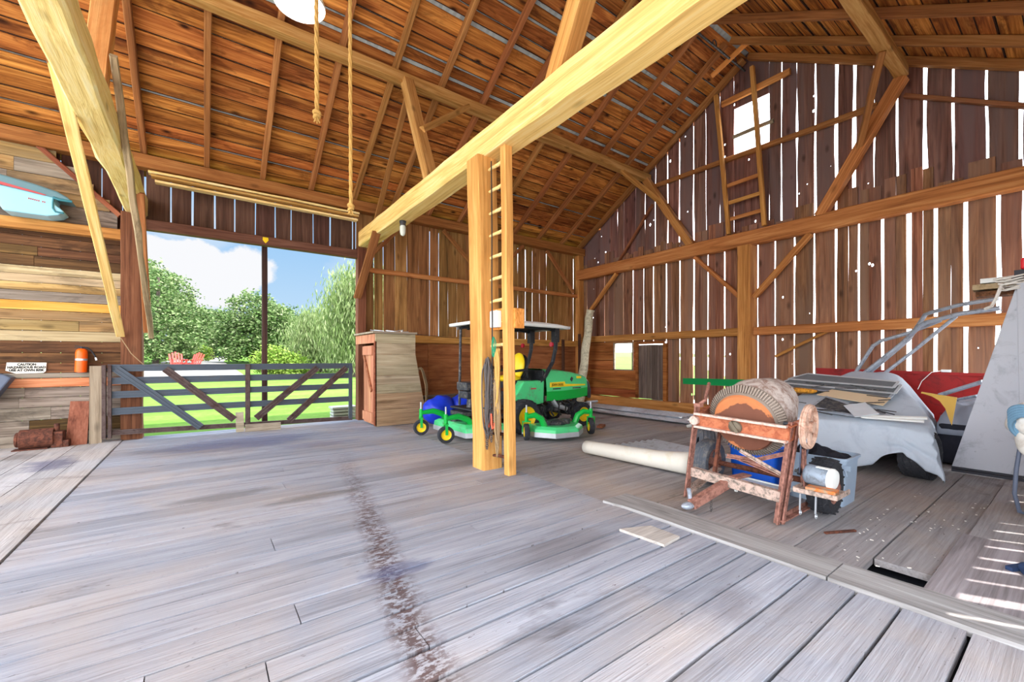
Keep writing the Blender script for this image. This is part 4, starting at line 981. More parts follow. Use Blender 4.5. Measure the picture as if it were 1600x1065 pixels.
# canopy and roll bar
mb = MB(); P = []
for i in range(17):
    x = 4.12+2.28*i/16; row = []
    for j in range(11):
        y = -.62+1.24*j/10; e = max(abs(i-8)/8, abs(j-5)/5); row.append(V((x, C+y, 2.28-.09*e**3-.012*(x-4.1))))
    P.append(row)
mb.grid(P); mb.build('canopy', M['white'], t, smooth=True, solid=.06)
mb = MB(); mb.box((5.25, C, 2.16), (1.9, .9, .03)); mb.build('canopy_lining', M['black'], t, bevel=.01)
for sy in (-1, 1):
    mb = MB(); mb.tube([(5.70, C+sy*.42, 1.0), (5.86, C+sy*.42, 1.14), (6.06, C+sy*.42, 1.42), (6.14, C+sy*.42, 1.7), (6.17, C+sy*.42, 2.05), (6.13, C+sy*.42, 2.15)], [.045, .045, .042, .045, .05, .05], 8); mb.bar((6.14, C+sy*.42, 1.85), (6.14, C+sy*.42, 2.17), .13, .12, (1,0,0)); mb.build('roll_bar', M['black'], t)
    mb = MB(); mb.tube([(4.24, C+sy*.40, .55), (4.27, C+sy*.40, 2.12)], .028, 10); mb.bar((4.2, C+sy*.4, 2.12), (4.45, C+sy*.4, 2.16), .05, .06); mb.build('canopy_post', M['dark'], t, smooth=True)
    mb = MB(); mb.tube([(4.45, C+sy*.44, 2.13), (5.0, C+sy*.44, 2.15), (5.9, C+sy*.44, 2.13), (6.15, C+sy*.44, 2.1)], .03, 8); mb.build('canopy_rail', M['black'], t)
    mb = MB(); mb.cyl((5.98, C+sy*.50, 1.80), (5.94, C+sy*.50, 1.80), .05, n=16); mb.build('tail_light', M['redlens'], t)
# decks with castors
def castor(p, top, parent, ax, r=.15):
    p = V(p); mb = MB(); tyre(mb, p+V((0,0,r)), ax, r, .10, 0); w = mb.build('castor_wheel', M['tyre'], parent, smooth=True)
    mb = MB(); rim(mb, p+V((0,0,r)), ax, r*.98, .11); mb.build('rim', M['yellow'], w, smooth=True)
    a = V(ax).normalized(); off = V(top)-p
    mb = MB()
    for s in (-1, 1): mb.bar(p+V((0,0,r))+a*s*.075, p+V((off.x*.5, off.y*.5, r*2.25))+a*s*.07, .05, .014, a)
    mb.bar(p+V((off.x*.5, off.y*.5, r*2.28))-a*.08, p+V((off.x*.5, off.y*.5, r*2.28))+a*.08, .07, .02); mb.cyl(p+V((off.x*.5, off.y*.5, r*2.25)), p+V((off.x*.5, off.y*.5, r*3.4)), .035, n=12); mb.build('castor_fork', M['green_dk'], parent, bevel=.004)
    mb = MB(); mb.cyl(p+V((off.x*.5, off.y*.5, r*3.4)), p+V((off.x*.5, off.y*.5, r*4.3)), .016, n=10); mb.build('height_pin', M['steel'], parent)
def deck(poly, z0, z1, arms, cas, ax, parent):
    mb = MB(); n = len(poly); c = V((sum(p[0] for p in poly)/n, sum(p[1] for p in poly)/n, 0))
    lo = [V((p[0], p[1], z0)) for p in poly]; mid = [c+(V((p[0], p[1], 0))-c)*.97+V((0,0,z1)) for p in poly]; tp = [c+(V((p[0], p[1], 0))-c)*.82+V((0,0,z1+.05)) for p in poly]
    vs = lo+mid+tp; fs = []
    for k in range(2): fs += [(k*n+i, k*n+(i+1) % n, (k+1)*n+(i+1) % n, (k+1)*n+i) for i in range(n)]
    fs.append(tuple(2*n+i for i in range(n))); mb.add(vs, fs); d = mb.build('mower_deck', M['green'], parent, bevel=.012)
    mb = MB()
    for i in range(n):
        p, q = lo[i], lo[(i+1) % n]; mb.prism([p+V((0,0,-.02)), q+V((0,0,-.02)), q+V((0,0,.07)), p+V((0,0,.07))], (c-p)*.02)
    mb.build('deck_skirt', M['alu'], d)
    mb = MB(); mb.sphere((c.x, c.y, z1+.08), (.20, .16, .08), 16, 8); mb.cyl((c.x-.2, c.y+.05, z1), (c.x-.2, c.y+.05, z1+.14), .09, n=16); mb.cyl((c.x+.22, c.y, z1), (c.x+.22, c.y, z1+.14), .09, n=16); mb.bar((c.x-.2, c.y+.05, z1+.13), (c.x+.22, c.y, z1+.13), .08, .03); mb.build('belt_cover', M['dark'], d, smooth=True)
    for a, b in zip(arms, cas):
        b = V(b); a = V(a); mb = MB(); h = .15*2.9
        mb.tube([b+V((0,0,h)), b.lerp(a, .45)+V((0,0,h+.02)), b.lerp(a, .8)+V((0,0,h-.05)), V((a.x, a.y, z1+.02))], [.04, .055, .06, .06], 8); mb.build('castor_arm', M['green_dk'], d, smooth=True)
        castor(b, b, parent, ax)
deck([(3.78, C-.66), (3.78, C+.66), (4.0, C+.74), (4.66, C+.74), (4.66, C-.74), (4.0, C-.74)], .09, .24, [(4.02, C-.5, 0), (4.02, C+.5, 0)], [(3.47, C-.50, 0), (3.45, C+.52, 0)], (0.25,1,0), t)
deck([(4.92, 6.42), (4.90, 6.02), (5.10, 5.66), (5.60, 5.58), (6.00, 5.86), (6.06, 6.42)], .08, .20, [(5.12, 5.98, 0), (5.92, 6.02, 0)], [(4.80, 6.13, 0), (6.22, 5.87, 0)], (.85,-.5,0), t)
# leaning log in the corner
mb = MB(); P = []
for k in range(12): f = k/11; P.append(V((10.28+.02*math.sin(k*1.7), 10.22-.50*f, .0+3.1*f)))
mb.tube([P[0]+V((0,0,.03))]+P[1:], [.15-.025*k/11+.008*math.sin(k*2.1) for k in range(12)], 16); mb.cyl(P[-1]+V((0,0,-.06)), P[-1]+V((0,-.01,0)), .134, n=16)
single(mb, 'leaning_log', M['birch'], 'pale peeled log leaning in the corner behind the mower hood', 'log', smooth=True)
for k, (x, y, lab) in enumerate(((10.5, 10.42, 'dark slim board standing in the corner left of the log'), (9.9, 10.6, 'dark slim board standing against the plywood behind the mower'))):
    mb = MB(); mb.bar((x, y, 0), (x, y+.02, 2.35-.2*k), .12, .025, (0,1,0)); single(mb, 'slim_board', M['over'], lab, 'board', 'slim dark boards in the corner')
# ================= cement mixer =================
t = thing('cement_mixer', 'rusty towable cement mixer with a toothed drum ring and spoked pulley', 'cement mixer', (4.5, 2.1, 0))
def strap(name, pts, w, h, m, parent=t, up=(0,0,1)):
    mb = MB()
    for a, b in zip(pts[:-1], pts[1:]):
        mb.bar(a, b, w, h*.25, up); d = (V(b)-V(a)).normalized(); u = V(up)
        if abs(u.dot(d)) > .95: u = V((0,1,0))
        s = u.cross(d).normalized()*w*.45; q = d.cross(u.cross(d).normalized())*h*.4
        mb.bar(V(a)+s+q, V(b)+s+q, w*.14, h, up)
    return mb.build(name, M[m], parent)
strap('frame_post', [(4.25, 2.60, 0), (4.30, 2.50, 1.0)], .085, .06, 'rust', up=(0,1,0))
strap('frame_leg', [(4.19, 1.67, 0), (4.33, 1.60, .92)], .05, .05, 'rust', up=(0,1,0))
strap('frame_leg', [(4.24, 1.645, 0.0), (4.40, 1.575, .92)], .045, .05, 'rust', up=(0,1,0))
strap('floor_strut', [(4.21, 1.65, .03), (4.98, 1.62, .06)], .05, .05, 'rust')
strap('floor_strut', [(4.25, 2.58, .03), (4.95, 2.60, .20)], .06, .06, 'wornpaint')
strap('rear_leg', [(4.50, 1.56, .27), (4.47, 1.56, .66)], .06, .05, 'rust', up=(0,1,0))
mb = MB(); mb.bar((4.31, 2.57, .27), (4.27, 1.66, .235), .075, .10); mb.build('base_beam', M['wornpaint'], t, bevel=.008)
mb = MB(); mb.bar((4.34, 2.17, .25), (3.84, 2.30, .075), .08, .085, (0,0,1)); mb.bar((4.3, 2.13, .30), (4.55, 2.1, .30), .1, .02); mb.build('tow_tongue', M['rust'], t, bevel=.006)
mb = MB(); mb.sphere((3.80, 2.31, .07), (.075, .045, .035), 14, 8, Matrix.Rotation(-.25, 3, 'Z')); mb.cyl((3.88, 2.33, .09), (3.865, 2.34, .22), .02, n=8); mb.bar((3.9, 2.29, .10), (3.98, 2.27, .13), .09, .05); mb.build('hitch_coupler', M['galv'], t, smooth=True)
mb = MB()
for k in range(7): mb.torus((4.06, 2.22, .13-.022*k), (1,0,0) if k % 2 else (0,1,0), .012, .004, 8, 5)
mb.build('safety_chain', M['chain'], t)
mb = MB(); mb.cyl((4.97, 2.80, .26), (4.93, 1.42, .26), .03, n=10); mb.build('axle', M['rust_dk'], t)
def mwheel(c, lug, tm):
    mb = MB(); tyre(mb, c, (-.03,1,0), .26, .19, lug)
    for k in (-.05, -.02, .01, .04): mb.torus(V(c)+V((0, k, 0)), (-.03,1,0), .259, .006, 30, 5)
    w = mb.build('wheel', M[tm], t, smooth=True); mb = MB(); rim(mb, c, (-.03,1,0), .26, .19); mb.cyl(V(c)+V((0,.11,0)), V(c)+V((0,-.11,0)), .05, n=12); mb.build('rim', M['rust'], w, smooth=True)
mwheel((4.92, 2.72, .265), 0, 'tyre_old'); mwheel((4.86, 1.52, .275), 20, 'tyre')
mb = MB(); tyre(mb, (5.18, 2.92, .30), (-.75,1,.12), .30, .20, 0)
for k in (-.06, -.02, .02, .06): mb.torus(V((5.18, 2.92, .30))+V((-.75,1,.12)).normalized()*k, (-.75,1,.12), .298, .007, 36, 5)
single(mb, 'tyre', M['tyre_old'], 'loose grey tyre standing behind the left wheel of the cement mixer', 'tyre', smooth=True)
# yoke channel and drum
ax = V((1, .0, .30)).normalized(); dc = V((4.42, 2.08, .845))
mb = MB(); A, B = V((4.27, 2.50, .845)), V((4.27, 1.615, .815))
mb.bar(A, B, .012, .125)
for P, s in ((A, 1), (B, -1)): mb.bar(P, P+V((.35, s*.03, .05)), .014, .14); mb.bar(P+V((0, 0, .068)), P+V((.35, s*.03, .118)), .06, .014)
yk = mb.build('yoke', M['rust_or'], t)
for q in (.068, -.068):
    mb = MB(); mb.bar(A+V((-.022,0,q)), B+V((-.022,0,q)), .055, .022); mb.build('yoke_flange', M['rust_lt'], yk)
mb = MB(); mb.lathe([(.03,-.05),(.062,-.03),(.066,-.01),(.05,0),(.05,.1)], dc+V((-.15,0,-.02)), ax, 14); mb.bar(dc+V((-.2,.03,.03)), dc+V((-.2,-.04,-.07)), .03, .03); mb.build('drum_bearing', M['greasy'], t)
mb = MB(); mb.lathe([(.001,-.03),(.20,-.03),(.285,-.015),(.30,.01)], dc, ax, 44, False); disc = mb.build('drum_end', M['drum_end'], t, smooth=True)
mb = MB(); mb.lathe([(.33,.10),(.352,.12),(.355,.36),(.34,.42),(.27,.64),(.24,.74),(.23,.74),(.26,.6)], dc, ax, 48, False); mb.build('drum', M['drum'], t, smooth=True)
mb = MB(); a = V((0,0,1)).cross(ax).normalized(); b = ax.cross(a)
mb.lathe([(.298,.012),(.312,.045),(.362,.085),(.366,.125),(.33,.13)], dc, ax, 60, False)
for k in range(84):
    th = 2*PI*k/84; e = a*math.cos(th)+b*math.sin(th); mb.bar(dc+e*.316+ax*.040, dc+e*.378+ax*.082, .0125, .024, ax)
mb.build('gear_ring', M['gear'], t)
mb = MB(); mb.cyl((4.22, 2.50, .84), (4.28, 2.50, .84), .045, n=20); mb.torus((4.22, 2.50, .84), (1,0,.1), .036, .014, 18, 8); mb.build('pivot_collar', M['rust_lt'], t, smooth=True)
mb = MB(); mb.tube([(4.3, 2.50, 1.0), (4.36, 2.45, 1.05), (4.62, 2.55, 1.22)], .018, 8); mb.box((4.3, 2.49, 1.0), (.07,.07,.04)); mb.build('tilt_lever', M['rust'], t)
# X straps between the frame sides
strap('cross_strap', [(4.52, 2.36, .70), (4.30, 2.30, .32)], .035, .03, 'rust_dk', up=(0,1,0))
strap('cross_strap', [(4.46, 2.27, .46), (4.48, 2.0, .46), (4.42, 1.62, .62)], .03, .04, 'rust')
strap('cross_strap', [(4.50, 2.22, .46), (4.42, 1.64, .36)], .03, .04, 'rust')
strap('cross_strap', [(4.38, 2.10, .56), (4.40, 1.64, .36)], .025, .03, 'wornpaint')
# drive: pulley, belt, motor on a tray
pc = V((4.42, 1.505, .885))
pax = V((-.06,1,.03)); mb = MB(); mb.torus(pc, pax, .185, .020, 40, 10, .8); mb.torus(pc+V((0,-.016,0)), pax, .19, .010, 40, 8); mb.torus(pc+V((0,.016,0)), pax, .19, .010, 40, 8)
u = V((-.06,1,.03)).normalized(); e1 = V((0,0,1)); e2 = u.cross(e1)
mb.cyl(pc-u*.04, pc+u*.04, .05, n=16)
for k in range(5):
    th = 2*PI*k/5+.4; e = e1*math.cos(th)+e2*math.sin(th); s = u.cross(e)
    mb.prism([pc-u*.012+e*.04-s*.024, pc-u*.012+e*.18-s*.034, pc-u*.012+e*.18+s*.034, pc-u*.012+e*.04+s*.024], u*.024)
mb.build('pulley', M['pulley'], t, smooth=True)
mb = MB(); mb.cyl(pc+u*.2, pc, .02, n=10); mb.build('drive_shaft', M['dark'], t)
mc = V((4.50, 1.43, .435)); ma = V((-.05, -1, -.05)).normalized()
mb = MB()
for s in (-1, 1): mb.bar(pc+e2*s*.19, mc-ma*.17+e2*s*.035, .025, .008, u)
mb.build('drive_belt', M['hose'], t)
mb = MB(); mb.lathe([(.001,-.13),(.07,-.13),(.085,-.115),(.09,-.10),(.09,.07),(.085,.085)], mc, ma, 28, True); mo = mb.build('motor', M['motor'], t, smooth=True)
mb = MB(); mb.lathe([(.092,.06),(.094,.085),(.08,.105),(.03,.11),(.001,.11)], mc, ma, 28, True); mb.build('end_bell', M['white'], mo, smooth=True)
mb = MB(); mb.bar(mc+V((-.03,-.08,.085)), mc+V((-.03,.03,.09)), .05, .008); mb.build('name_plate', M['white'], mo)
mb = MB(); mb.cyl(mc-ma*.16, mc-ma*.22, .014, n=10); mb.cyl(mc-ma*.19, mc-ma*.165, .035, n=16); mb.build('motor_pulley', M['dark'], mo)
mb = MB(); mb.box((4.45, 1.42, .315), (.32, .32, .012)); mb.bar((4.29, 1.26, .325), (4.29, 1.58, .325), .012, .04); mb.bar((4.29, 1.26, .325), (4.61, 1.26, .325), .012, .04); mb.bar((4.29, 1.58, .33), (4.61, 1.58, .33), .012, .04); mb.build('motor_tray', M['wornpaint'], t)
mb = MB(); mb.box((4.37, 1.39, .345), (.12, .22, .045), Matrix.Rotation(.08, 3, 'Z')); single(mb, 'wood_block', M['brick'], 'orange-edged block lying on the cement mixer motor tray', 'block', bevel=.006)
for k, y in enumerate((1.54, 1.42)):
    mb = MB(); mb.tube([(4.33, y, .31), (4.33, y+.005, .14)], .008, 6); mb.torus((4.33, y, .12), (0,1,0), .018, .006, 12, 6); mb.build('eye_bolt', M['steel'], t)
# ================= tubs, tyre, sheets =================
def tub(mb, c, lx, ly, h, tap=.88, th=.012):
    c = V(c); n = 6; lo, hi = [], []
    def loop(sx, sy, z, r):
        P = []
        for qx, qy, a0 in ((1,1,0),(-1,1,PI/2),(-1,-1,PI),(1,-1,1.5*PI)):
            for k in range(n): a = a0+PI/2*k/(n-1); P.append(c+V((qx*(sx/2-r)+r*math.cos(a), qy*(sy/2-r)+r*math.sin(a), z)))
        return P
    L = [loop(lx*tap, ly*tap, 0, .05), loop(lx*(1+tap)/2, ly*(1+tap)/2, h*.5, .055), loop(lx*.975, ly*.975, h*.9, .06), loop(lx*1.0, ly*1.0, h*.905, .06), loop(lx, ly, h*.95, .06), loop(lx*1.06, ly*1.06, h*.955, .07), loop(lx*1.06, ly*1.06, h, .07), loop(lx*.98, ly*.98, h, .06), loop(lx*(1+tap)/2*.97, ly*(1+tap)/2*.97, h*.5, .05), loop(lx*tap*.95, ly*tap*.95, .015, .05)]
    m = len(L[0]); vs = [p for q in L for p in q]
    fs = [(k*m+i, k*m+(i+1) % m, (k+1)*m+(i+1) % m, (k+1)*m+i) for k in range(len(L)-1) for i in range(m)]
    fs += [tuple(reversed(range(m))), tuple((len(L)-1)*m+i for i in range(m))]
    return mb.add(vs, fs)
mb = MB(); tub(mb, (5.42, 2.38, 0.0), .34, .56, .45); single(mb, 'blue_tub', M['blue'], 'blue plastic storage tub behind the cement mixer frame', 'tub')
mb = MB(); mb.prism([(4.90, 2.5, .055), (4.86, 1.95, .045), (5.20, 1.92, .05), (5.22, 2.5, .06)], (0, 0, .02)); mb.tube([(4.90,2.5,.075),(4.86,1.95,.065),(5.20,1.92,.07),(5.22,2.5,.08)], .016, 6, closed=True)
for x, y in ((4.93, 2.4), (4.93, 2.05), (5.15, 2.05), (5.15, 2.4)): mb.cyl((x, y, -.02), (x, y, .06), .02, n=8)
single(mb, 'white_tray', M['white'], 'shallow white tray on short feet under the cement mixer drum', 'tray')
t2 = thing('grey_tub', 'pale grey plastic tub full of black cloth beside the mixer wheel', 'tub', (5.48, 1.70, 0))
mb = MB(); tub(mb, (5.46, 1.74, -.02), .46, .56, .50); mb.build('body', M['tote'], t2)
for y in (1.5, 1.9):
    mb = MB(); mb.bar((5.24, y-.05, .31), (5.235, y-.03, .40), .012, .012); mb.box((5.245, y, .39), (.02, .16, .05)); mb.build('handle', M['tote'], t2)
mb = MB(); P = []
for i in range(22):
    row = []
    for j in range(22):
        x, y = 5.26+.40*i/21, 1.50+.48*j/21; z = .46+.05*mnoise.noise(V((x*7, y*9, 1)))+.04*mnoise.noise(V((x*17, y*14, 4)))+.09*max(0, 1-abs(y-1.8)/.2)*max(0, 1-abs(x-5.5)/.2)
        e = min(i, j, 21-i, 21-j); row.append(V((x, y, z-.05*(e == 0))))
    P.append(row)
mb.grid(P); single(mb, 'black_cloth', M['cloth_black'], 'black crumpled cloth heaped in the pale grey tub', 'cloth', smooth=True, solid=.02)
# vinyl roll and corrugated sheets on the floor
mb = MB(); P = []
for i in range(15):
    f = i/14; y = 4.72-1.72*f; x0 = 4.78+.16*f; r = .095+.03*f+.05*max(0, f-.75)*4*.4; row = []
    for k in range(19): a = -.5*PI+(1.55+.35*(1-f))*PI*k/18*1.0; row.append(V((x0+.10-r*math.sin(a+PI*.5)*-1*-1-.0, y, .012+r+r*math.cos(a+PI*1.0+0)*1.0)) if 0 else V((x0+.12-r*math.sin(k/18*PI*(1.75-.55*f)), y, .008+r-r*math.cos(k/18*PI*(1.75-.55*f)))))
    row = [V((x0+.75-.1*f, y, .008)), V((x0+.4, y, .008))]+row
    P.append(row)
mb.grid(P); single(mb, 'vinyl_sheet', M['vinyl'], 'cream vinyl sheet curling into a roll on the floor left of the mixer', 'sheet', smooth=True, solid=.006)
def corr(name, x0, x1, y0, y1, z, label, rot=0, n=9, grp='corrugated sheets on the floor', tilt=0):
    mb = MB(); P = []; c = V(((x0+x1)/2, (y0+y1)/2, 0)); Rz = Matrix.Rotation(rot, 3, 'Z'); m = n*8
    for i in range(m+1):
        x = x0+(x1-x0)*i/m; h = z+.012*(1+math.cos(2*PI*i/8)); P.append([c+Rz @ (V((x, y, 0))-c)+V((0,0,h+tilt*(y-y0))) for y in (y0, y1)])
    mb.grid(P); return single(mb, name, M['sheet'], label, 'sheet', grp, smooth=2, solid=.003)
corr('corrugated_sheet', 5.45, 6.5, 3.0, 4.75, .02, 'shiny corrugated sheet on the floor under the cream vinyl sheet', -.12, 7)
corr('corrugated_sheet', 8.8, 9.7, 5.4, 9.2, .012, 'long corrugated sheet lying on the floor along the gable wall', .03, 8)
corr('corrugated_sheet', 9.3, 10.2, 5.9, 9.9, .045, 'upper corrugated sheet of the two along the gable wall, nearer the window', .02, 8)
mb = MB(); mb.box((7.0, 6.3, .03), (.30, .12, .05), Matrix.Rotation(.5, 3, 'Z')); single(mb, 'wood_scrap', M['redwood'], 'small wood scrap on the floor right of the mower deck', 'offcut')
mb = MB(); mb.lathe([(.03,0),(.04,.09),(.036,.09),(.028,.01)], (8.45, 5.15, .04), (1,-.4,.1), 14); single(mb, 'paper_cup', M['white'], 'white cup lying on the floor at the end of the corrugated sheets', 'cup', smooth=True)
mb = MB(); mb.prism([(2.92, 2.42, 0), (3.20, 2.30, 0), (3.20, 2.02, 0), (2.96, 2.00, 0)], (0, 0, .022)); single(mb, 'loose_board', wood('loose', S(120,114,108), S(180,172,164), S(210,204,196), 'X', 1, 14, .1, .01, .3), 'short loose board lying on the main floor near the threshold plank', 'board')
mb = MB(); mb.prism([(3.76, .64, -.012), (5.2, .64, -.012), (5.2, -.7, -.012), (3.76, -.7, -.012)], (0, 0, .03)); single(mb, 'floor_patch', wood('patch', S(84,78,78), S(140,132,134), S(176,168,172), 'X', 1, 14, .1, .01, .3), 'wide grey patch board on the floor under the sun streaks', 'board')
mb = MB(); mb.bar((4.35, 1.36, -.01), (4.62, 1.22, -.008), .022, .016); single(mb, 'stick', M['rust_dk'], 'thin dark stick lying on the floor near the grey tub', 'stick')
mb = MB(); r2 = random.Random(12)
for k in range(110):
    x, y = r2.uniform(3.9, 6.6), r2.uniform(.05, 1.25); s = r2.uniform(.004, .010); mb.box((x, y, -.017), (s*r2.uniform(1, 2.5), s, s*.5), Matrix.Rotation(r2.uniform(0, 3), 3, 'Z'))
tag(single(mb, 'chaff', M['canvas'], 'pale straw crumbs scattered over the floor at the right', 'straw'), kind='stuff')
gp, gq = onX(1068, 595, 8.3), onX(1180, 599, 7.4)
t6 = thing('green_barrier', 'bright green painted bar sticking out behind the cement mixer drum', 'barrier', (gq.x, gq.y, 0))
mb = MB(); mb.bar(gp, gq, .03, .125); mb.build('bar', M['greenpaint'], t6)
mb = MB(); mb.bar((gq.x+.05, gq.y+.03, 0), (gq.x+.05, gq.y+.03, gq.z+.05), .06, .05, (0,1,0)); mb.bar((gq.x-.25, gq.y+.03, .02), (gq.x+.35, gq.y+.03, .02), .06, .04); mb.build('stand', M['greenpaint'], t6)

# ================= covered car =================
t3 = thing('covered_car', 'low car hidden under the pale grey cover, tyre showing', 'car', (8.6, 2.0, 0))
def cwheel(c):
    c = V(c); mb = MB(); tyre(mb, c, (.12,1,0), .29, .30, 0); a = V((.12,1,0)).normalized(); u = V((0,0,1)); b = a.cross(u)
    for k in range(40):
        th = 2*PI*k/40; d = u*math.cos(th)+b*math.sin(th)
        for s in (-.10, -.035, .03, .095): mb.box(c+d*.29+a*(s+(.012 if k % 2 else 0)), (.05, .05, .012), Matrix((a, d.cross(a), d)).transposed())
    w = mb.build('wheel', M['tyre'], t3, smooth=True); mb = MB(); rim(mb, c, (.12,1,0), .29, .3); mb.build('rim', M['galv'], w, smooth=True)
cwheel((7.34, 1.28, .285)); cwheel((7.5, 2.75, .30)); cwheel((9.5, 1.86, .30)); cwheel((9.5, 2.75, .30))
mb = MB(); mb.box((8.6, 2.2, .36), (2.6, 1.0, .2)); mb.build('underbody', M['black'], t3, bevel=.02)
mb = MB(); mb.prism([(7.22, 2.6, .3), (7.18, 2.05, .28), (7.2, 1.65, .3), (7.2, 1.65, .36), (7.18, 2.05, .38), (7.22, 2.6, .38)], (.05, 0, 0)); mb.build('bumper', M['white'], t3, bevel=.015)
def topz(x, y):
    k = [(7.0,.60),(7.12,.68),(7.6,.86),(8.1,1.04),(8.55,1.20),(9.1,1.30),(9.8,1.24),(10.4,1.0),(10.6,.8)]
    z = k[-1][1]
    for (a, za), (b, zb) in zip(k[:-1], k[1:]):
        if a <= x <= b: f = (x-a)/(b-a); z = za+(zb-za)*f; break
    e = abs(y-2.05)/.9; return z-.05*e**4*(1 if x < 8.4 else 1.4)-.02
NX, NY = 84, 72; P = []
hem_front = lambda y: .10+.04*math.sin(y*9)+(.24*max(0, 1-abs(y-1.38)/.27)**.6 if y < 1.75 else 0)+.05*max(0, y-2.2)
for i in range(NX+1):
    row = []
    for j in range(NY+1):
        fi, fj = i/NX, j/NY
        # arc-length style parameters: skirts take the outer parts of the cloth
        if fi < .22: x, A = 7.02+.06*(fi/.22)**2, None; ff = fi/.22
        else: x, ff = 7.08+(fi-.22)/.78*3.0, 1
        if fj < .2: y, g1 = 1.09+.05*(fj/.2), fj/.2
        elif fj > .8: y, g1 = 2.98+.06*((fj-.8)/.2), (1-fj)/.2
        else: y, g1 = 1.14+(fj-.2)/.6*1.84, 1
        # the body narrows a little towards the roof
        tz = topz(max(7.1, x), y)
        hf = hem_front(y); hs = .08+.03*math.sin(x*7)
        z = tz; yt = .17*max(0, x-7.08)*max(0, min(1, (2.98-y)/1.9))
        if ff < 1: z = min(z, hf+(tz-hf)*ff)
        if g1 < 1: z = min(z, hs+(tz-hs)*g1)
        low = 1-max(0, min(1, (z-.1)/max(tz-.1, .1)))
        y2 = y
        if g1 < 1: y2 += (-1 if fj < .5 else 1)*.05*low
        if x > 7.3: inn = max(0, min(1, (z-.55)/.7)); y2 = y2+(2.05-y2)*.42*inn*min(1, (x-7.3)/.9)
        y2 += yt
        n = mnoise.noise(V((x*1.6, y*2.4, z*1.2)))*.02+mnoise.noise(V((x*4, y*5, z*1.5+9)))*.012
        w = 0
        if ff < 1 or g1 < 1:
            s = y if ff < 1 else x; w = (.25+.75*low)*(.05*mnoise.noise(V((s*3.2, 3, z*.8)))+.035*mnoise.noise(V((s*7.5+z*1.5, 7, z*1.2))))
        # gathered folds that pull towards the right-hand wheel
        dd = math.hypot(y-1.30, (z-.42)*1.0)
        if ff < 1 and dd < .45: w += .04*math.sin(math.atan2(z-.42, y-1.30)*8)*(1-dd/.45)
        row.append(V((x-w-(.5*n if ff < 1 else 0)-.04*low*(ff < 1), y2+(-w if fj < .5 else w)*(g1 < 1), max(.03, z+n*(ff >= 1)))))
    P.append(row)
for _ in range(1):
    Q = [[p.copy() for p in row] for row in P]
    for i in range(1, NX):
        for j in range(1, NY): P[i][j] = Q[i][j]*.5+(Q[i-1][j]+Q[i+1][j]+Q[i][j-1]+Q[i][j+1])*.125
mb = MB(); mb.grid(P); single(mb, 'car_cover', M['cover'], 'pale grey fitted cover draped over the car beside the mixer', 'cover', smooth=2, solid=.006)
# what lies on the bonnet of the covered car, placed on its slope
S0 = V((7.1, 2.05, .70)); SU = V((1, 0, .36)).normalized(); SN = V((-.36, 0, 1)).normalized(); SY = V((0, -1, 0))
def hoodpt(px, py, h=0.0):
    d = V(ray(px, py)); e = V((0,0,EYE)); o = S0+SN*h; k = (o-e).dot(SN)/d.dot(SN); return e+d*k
def sheet_on(name, pxs, h, th, mat, label, cat, group=None, frame=None):
    pts = [hoodpt(x, y, h) for x, y in pxs]; mb = MB()
    if frame is None:
        mb.prism(pts, SN*th); return single(mb, name, mat, label, cat, group, bevel=.004)
    tt = thing(name, label, cat, pts[0], group)
    for a, b in zip(pts, pts[1:]+pts[:1]): mb.bar(a+SN*th/2, b+SN*th/2, .035, th, SN)
    mb.build('frame', mat, tt); mb = MB(); mb.prism([p+SN*th*.4 for p in pts], SN*.003); mb.build('mesh', frame, tt); return tt
sheet_on('window_screen', [(1232,592),(1396,606),(1404,597),(1262,584)], .05, .012, M['alu'], 'aluminium screen frame on the car cover, topmost of the stack', 'screen', 'screens on the covered car', M['mesh'])
sheet_on('window_screen', [(1222,598),(1398,615),(1408,602),(1244,588)], .03, .012, M['alu'], 'aluminium screen frame on the car cover, second of the stack', 'screen', 'screens on the covered car', M['mesh'])
sheet_on('window_screen', [(1224,604),(1390,622),(1404,606),(1240,591)], .012, .012, M['galv'], 'grey screen frame on the car cover, lowest of the stack', 'screen', 'screens on the covered car', M['mesh'])
sheet_on('cardboard_sheet', [(1276,617),(1380,634),(1392,622),(1300,609)], .02, .012, M['card'], 'pale cardboard sheet lying on the car cover below the screens', 'cardboard')
mb = MB(); c = hoodpt(1254, 610, .04)
mb.sphere(c, (.12, .20, .045), 24, 12, fn=lambda q: q*(1+.25*mnoise.noise(q*14))); single(mb, 'amber_foam', M['amber'], 'torn orange-brown foam piece on the car cover near the mixer drum', 'foam', smooth=True)
sheet_on('window_screen', [(1268,636),(1336,650),(1352,640),(1290,620)], .02, .015, M['galv'], 'small dark screen frame near the front edge of the car cover', 'screen', None, M['dark'])
sheet_on('glass_pane', [(1318,634),(1336,652),(1374,647),(1352,629)], .045, .012, M['glass_pane'], 'crooked clear plastic pane with a white rim on the car cover', 'pane')
for k, (a, b, lab) in enumerate((((1336,649),(1449,653),'upper of two long white strips lying across the front of the car cover'), ((1346,651),(1444,658),'lower of two long white strips lying across the front of the car cover'))):
    mb = MB(); mb.bar(hoodpt(*a, .03), hoodpt(*b, .03), .04, .02, SN); single(mb, 'white_strip', M['white'], lab, 'strip', 'white strips on the car cover')
mb = MB(); mb.bar(hoodpt(1262, 638, .02), hoodpt(1338, 650, .02), .03, .02, SN); single(mb, 'metal_strip', M['galv'], 'grey metal strip along the front edge of the car cover left of the white strips', 'strip')
r2 = random.Random(5); mb = MB()
for k in range(22):
    a = hoodpt(r2.uniform(1238, 1380), r2.uniform(594, 642), .05); an = r2.uniform(-.5, .5); mb.bar(a, a+(SY*math.cos(an)+SU*math.sin(an))*r2.uniform(.1, .4), .012, .008, SN)
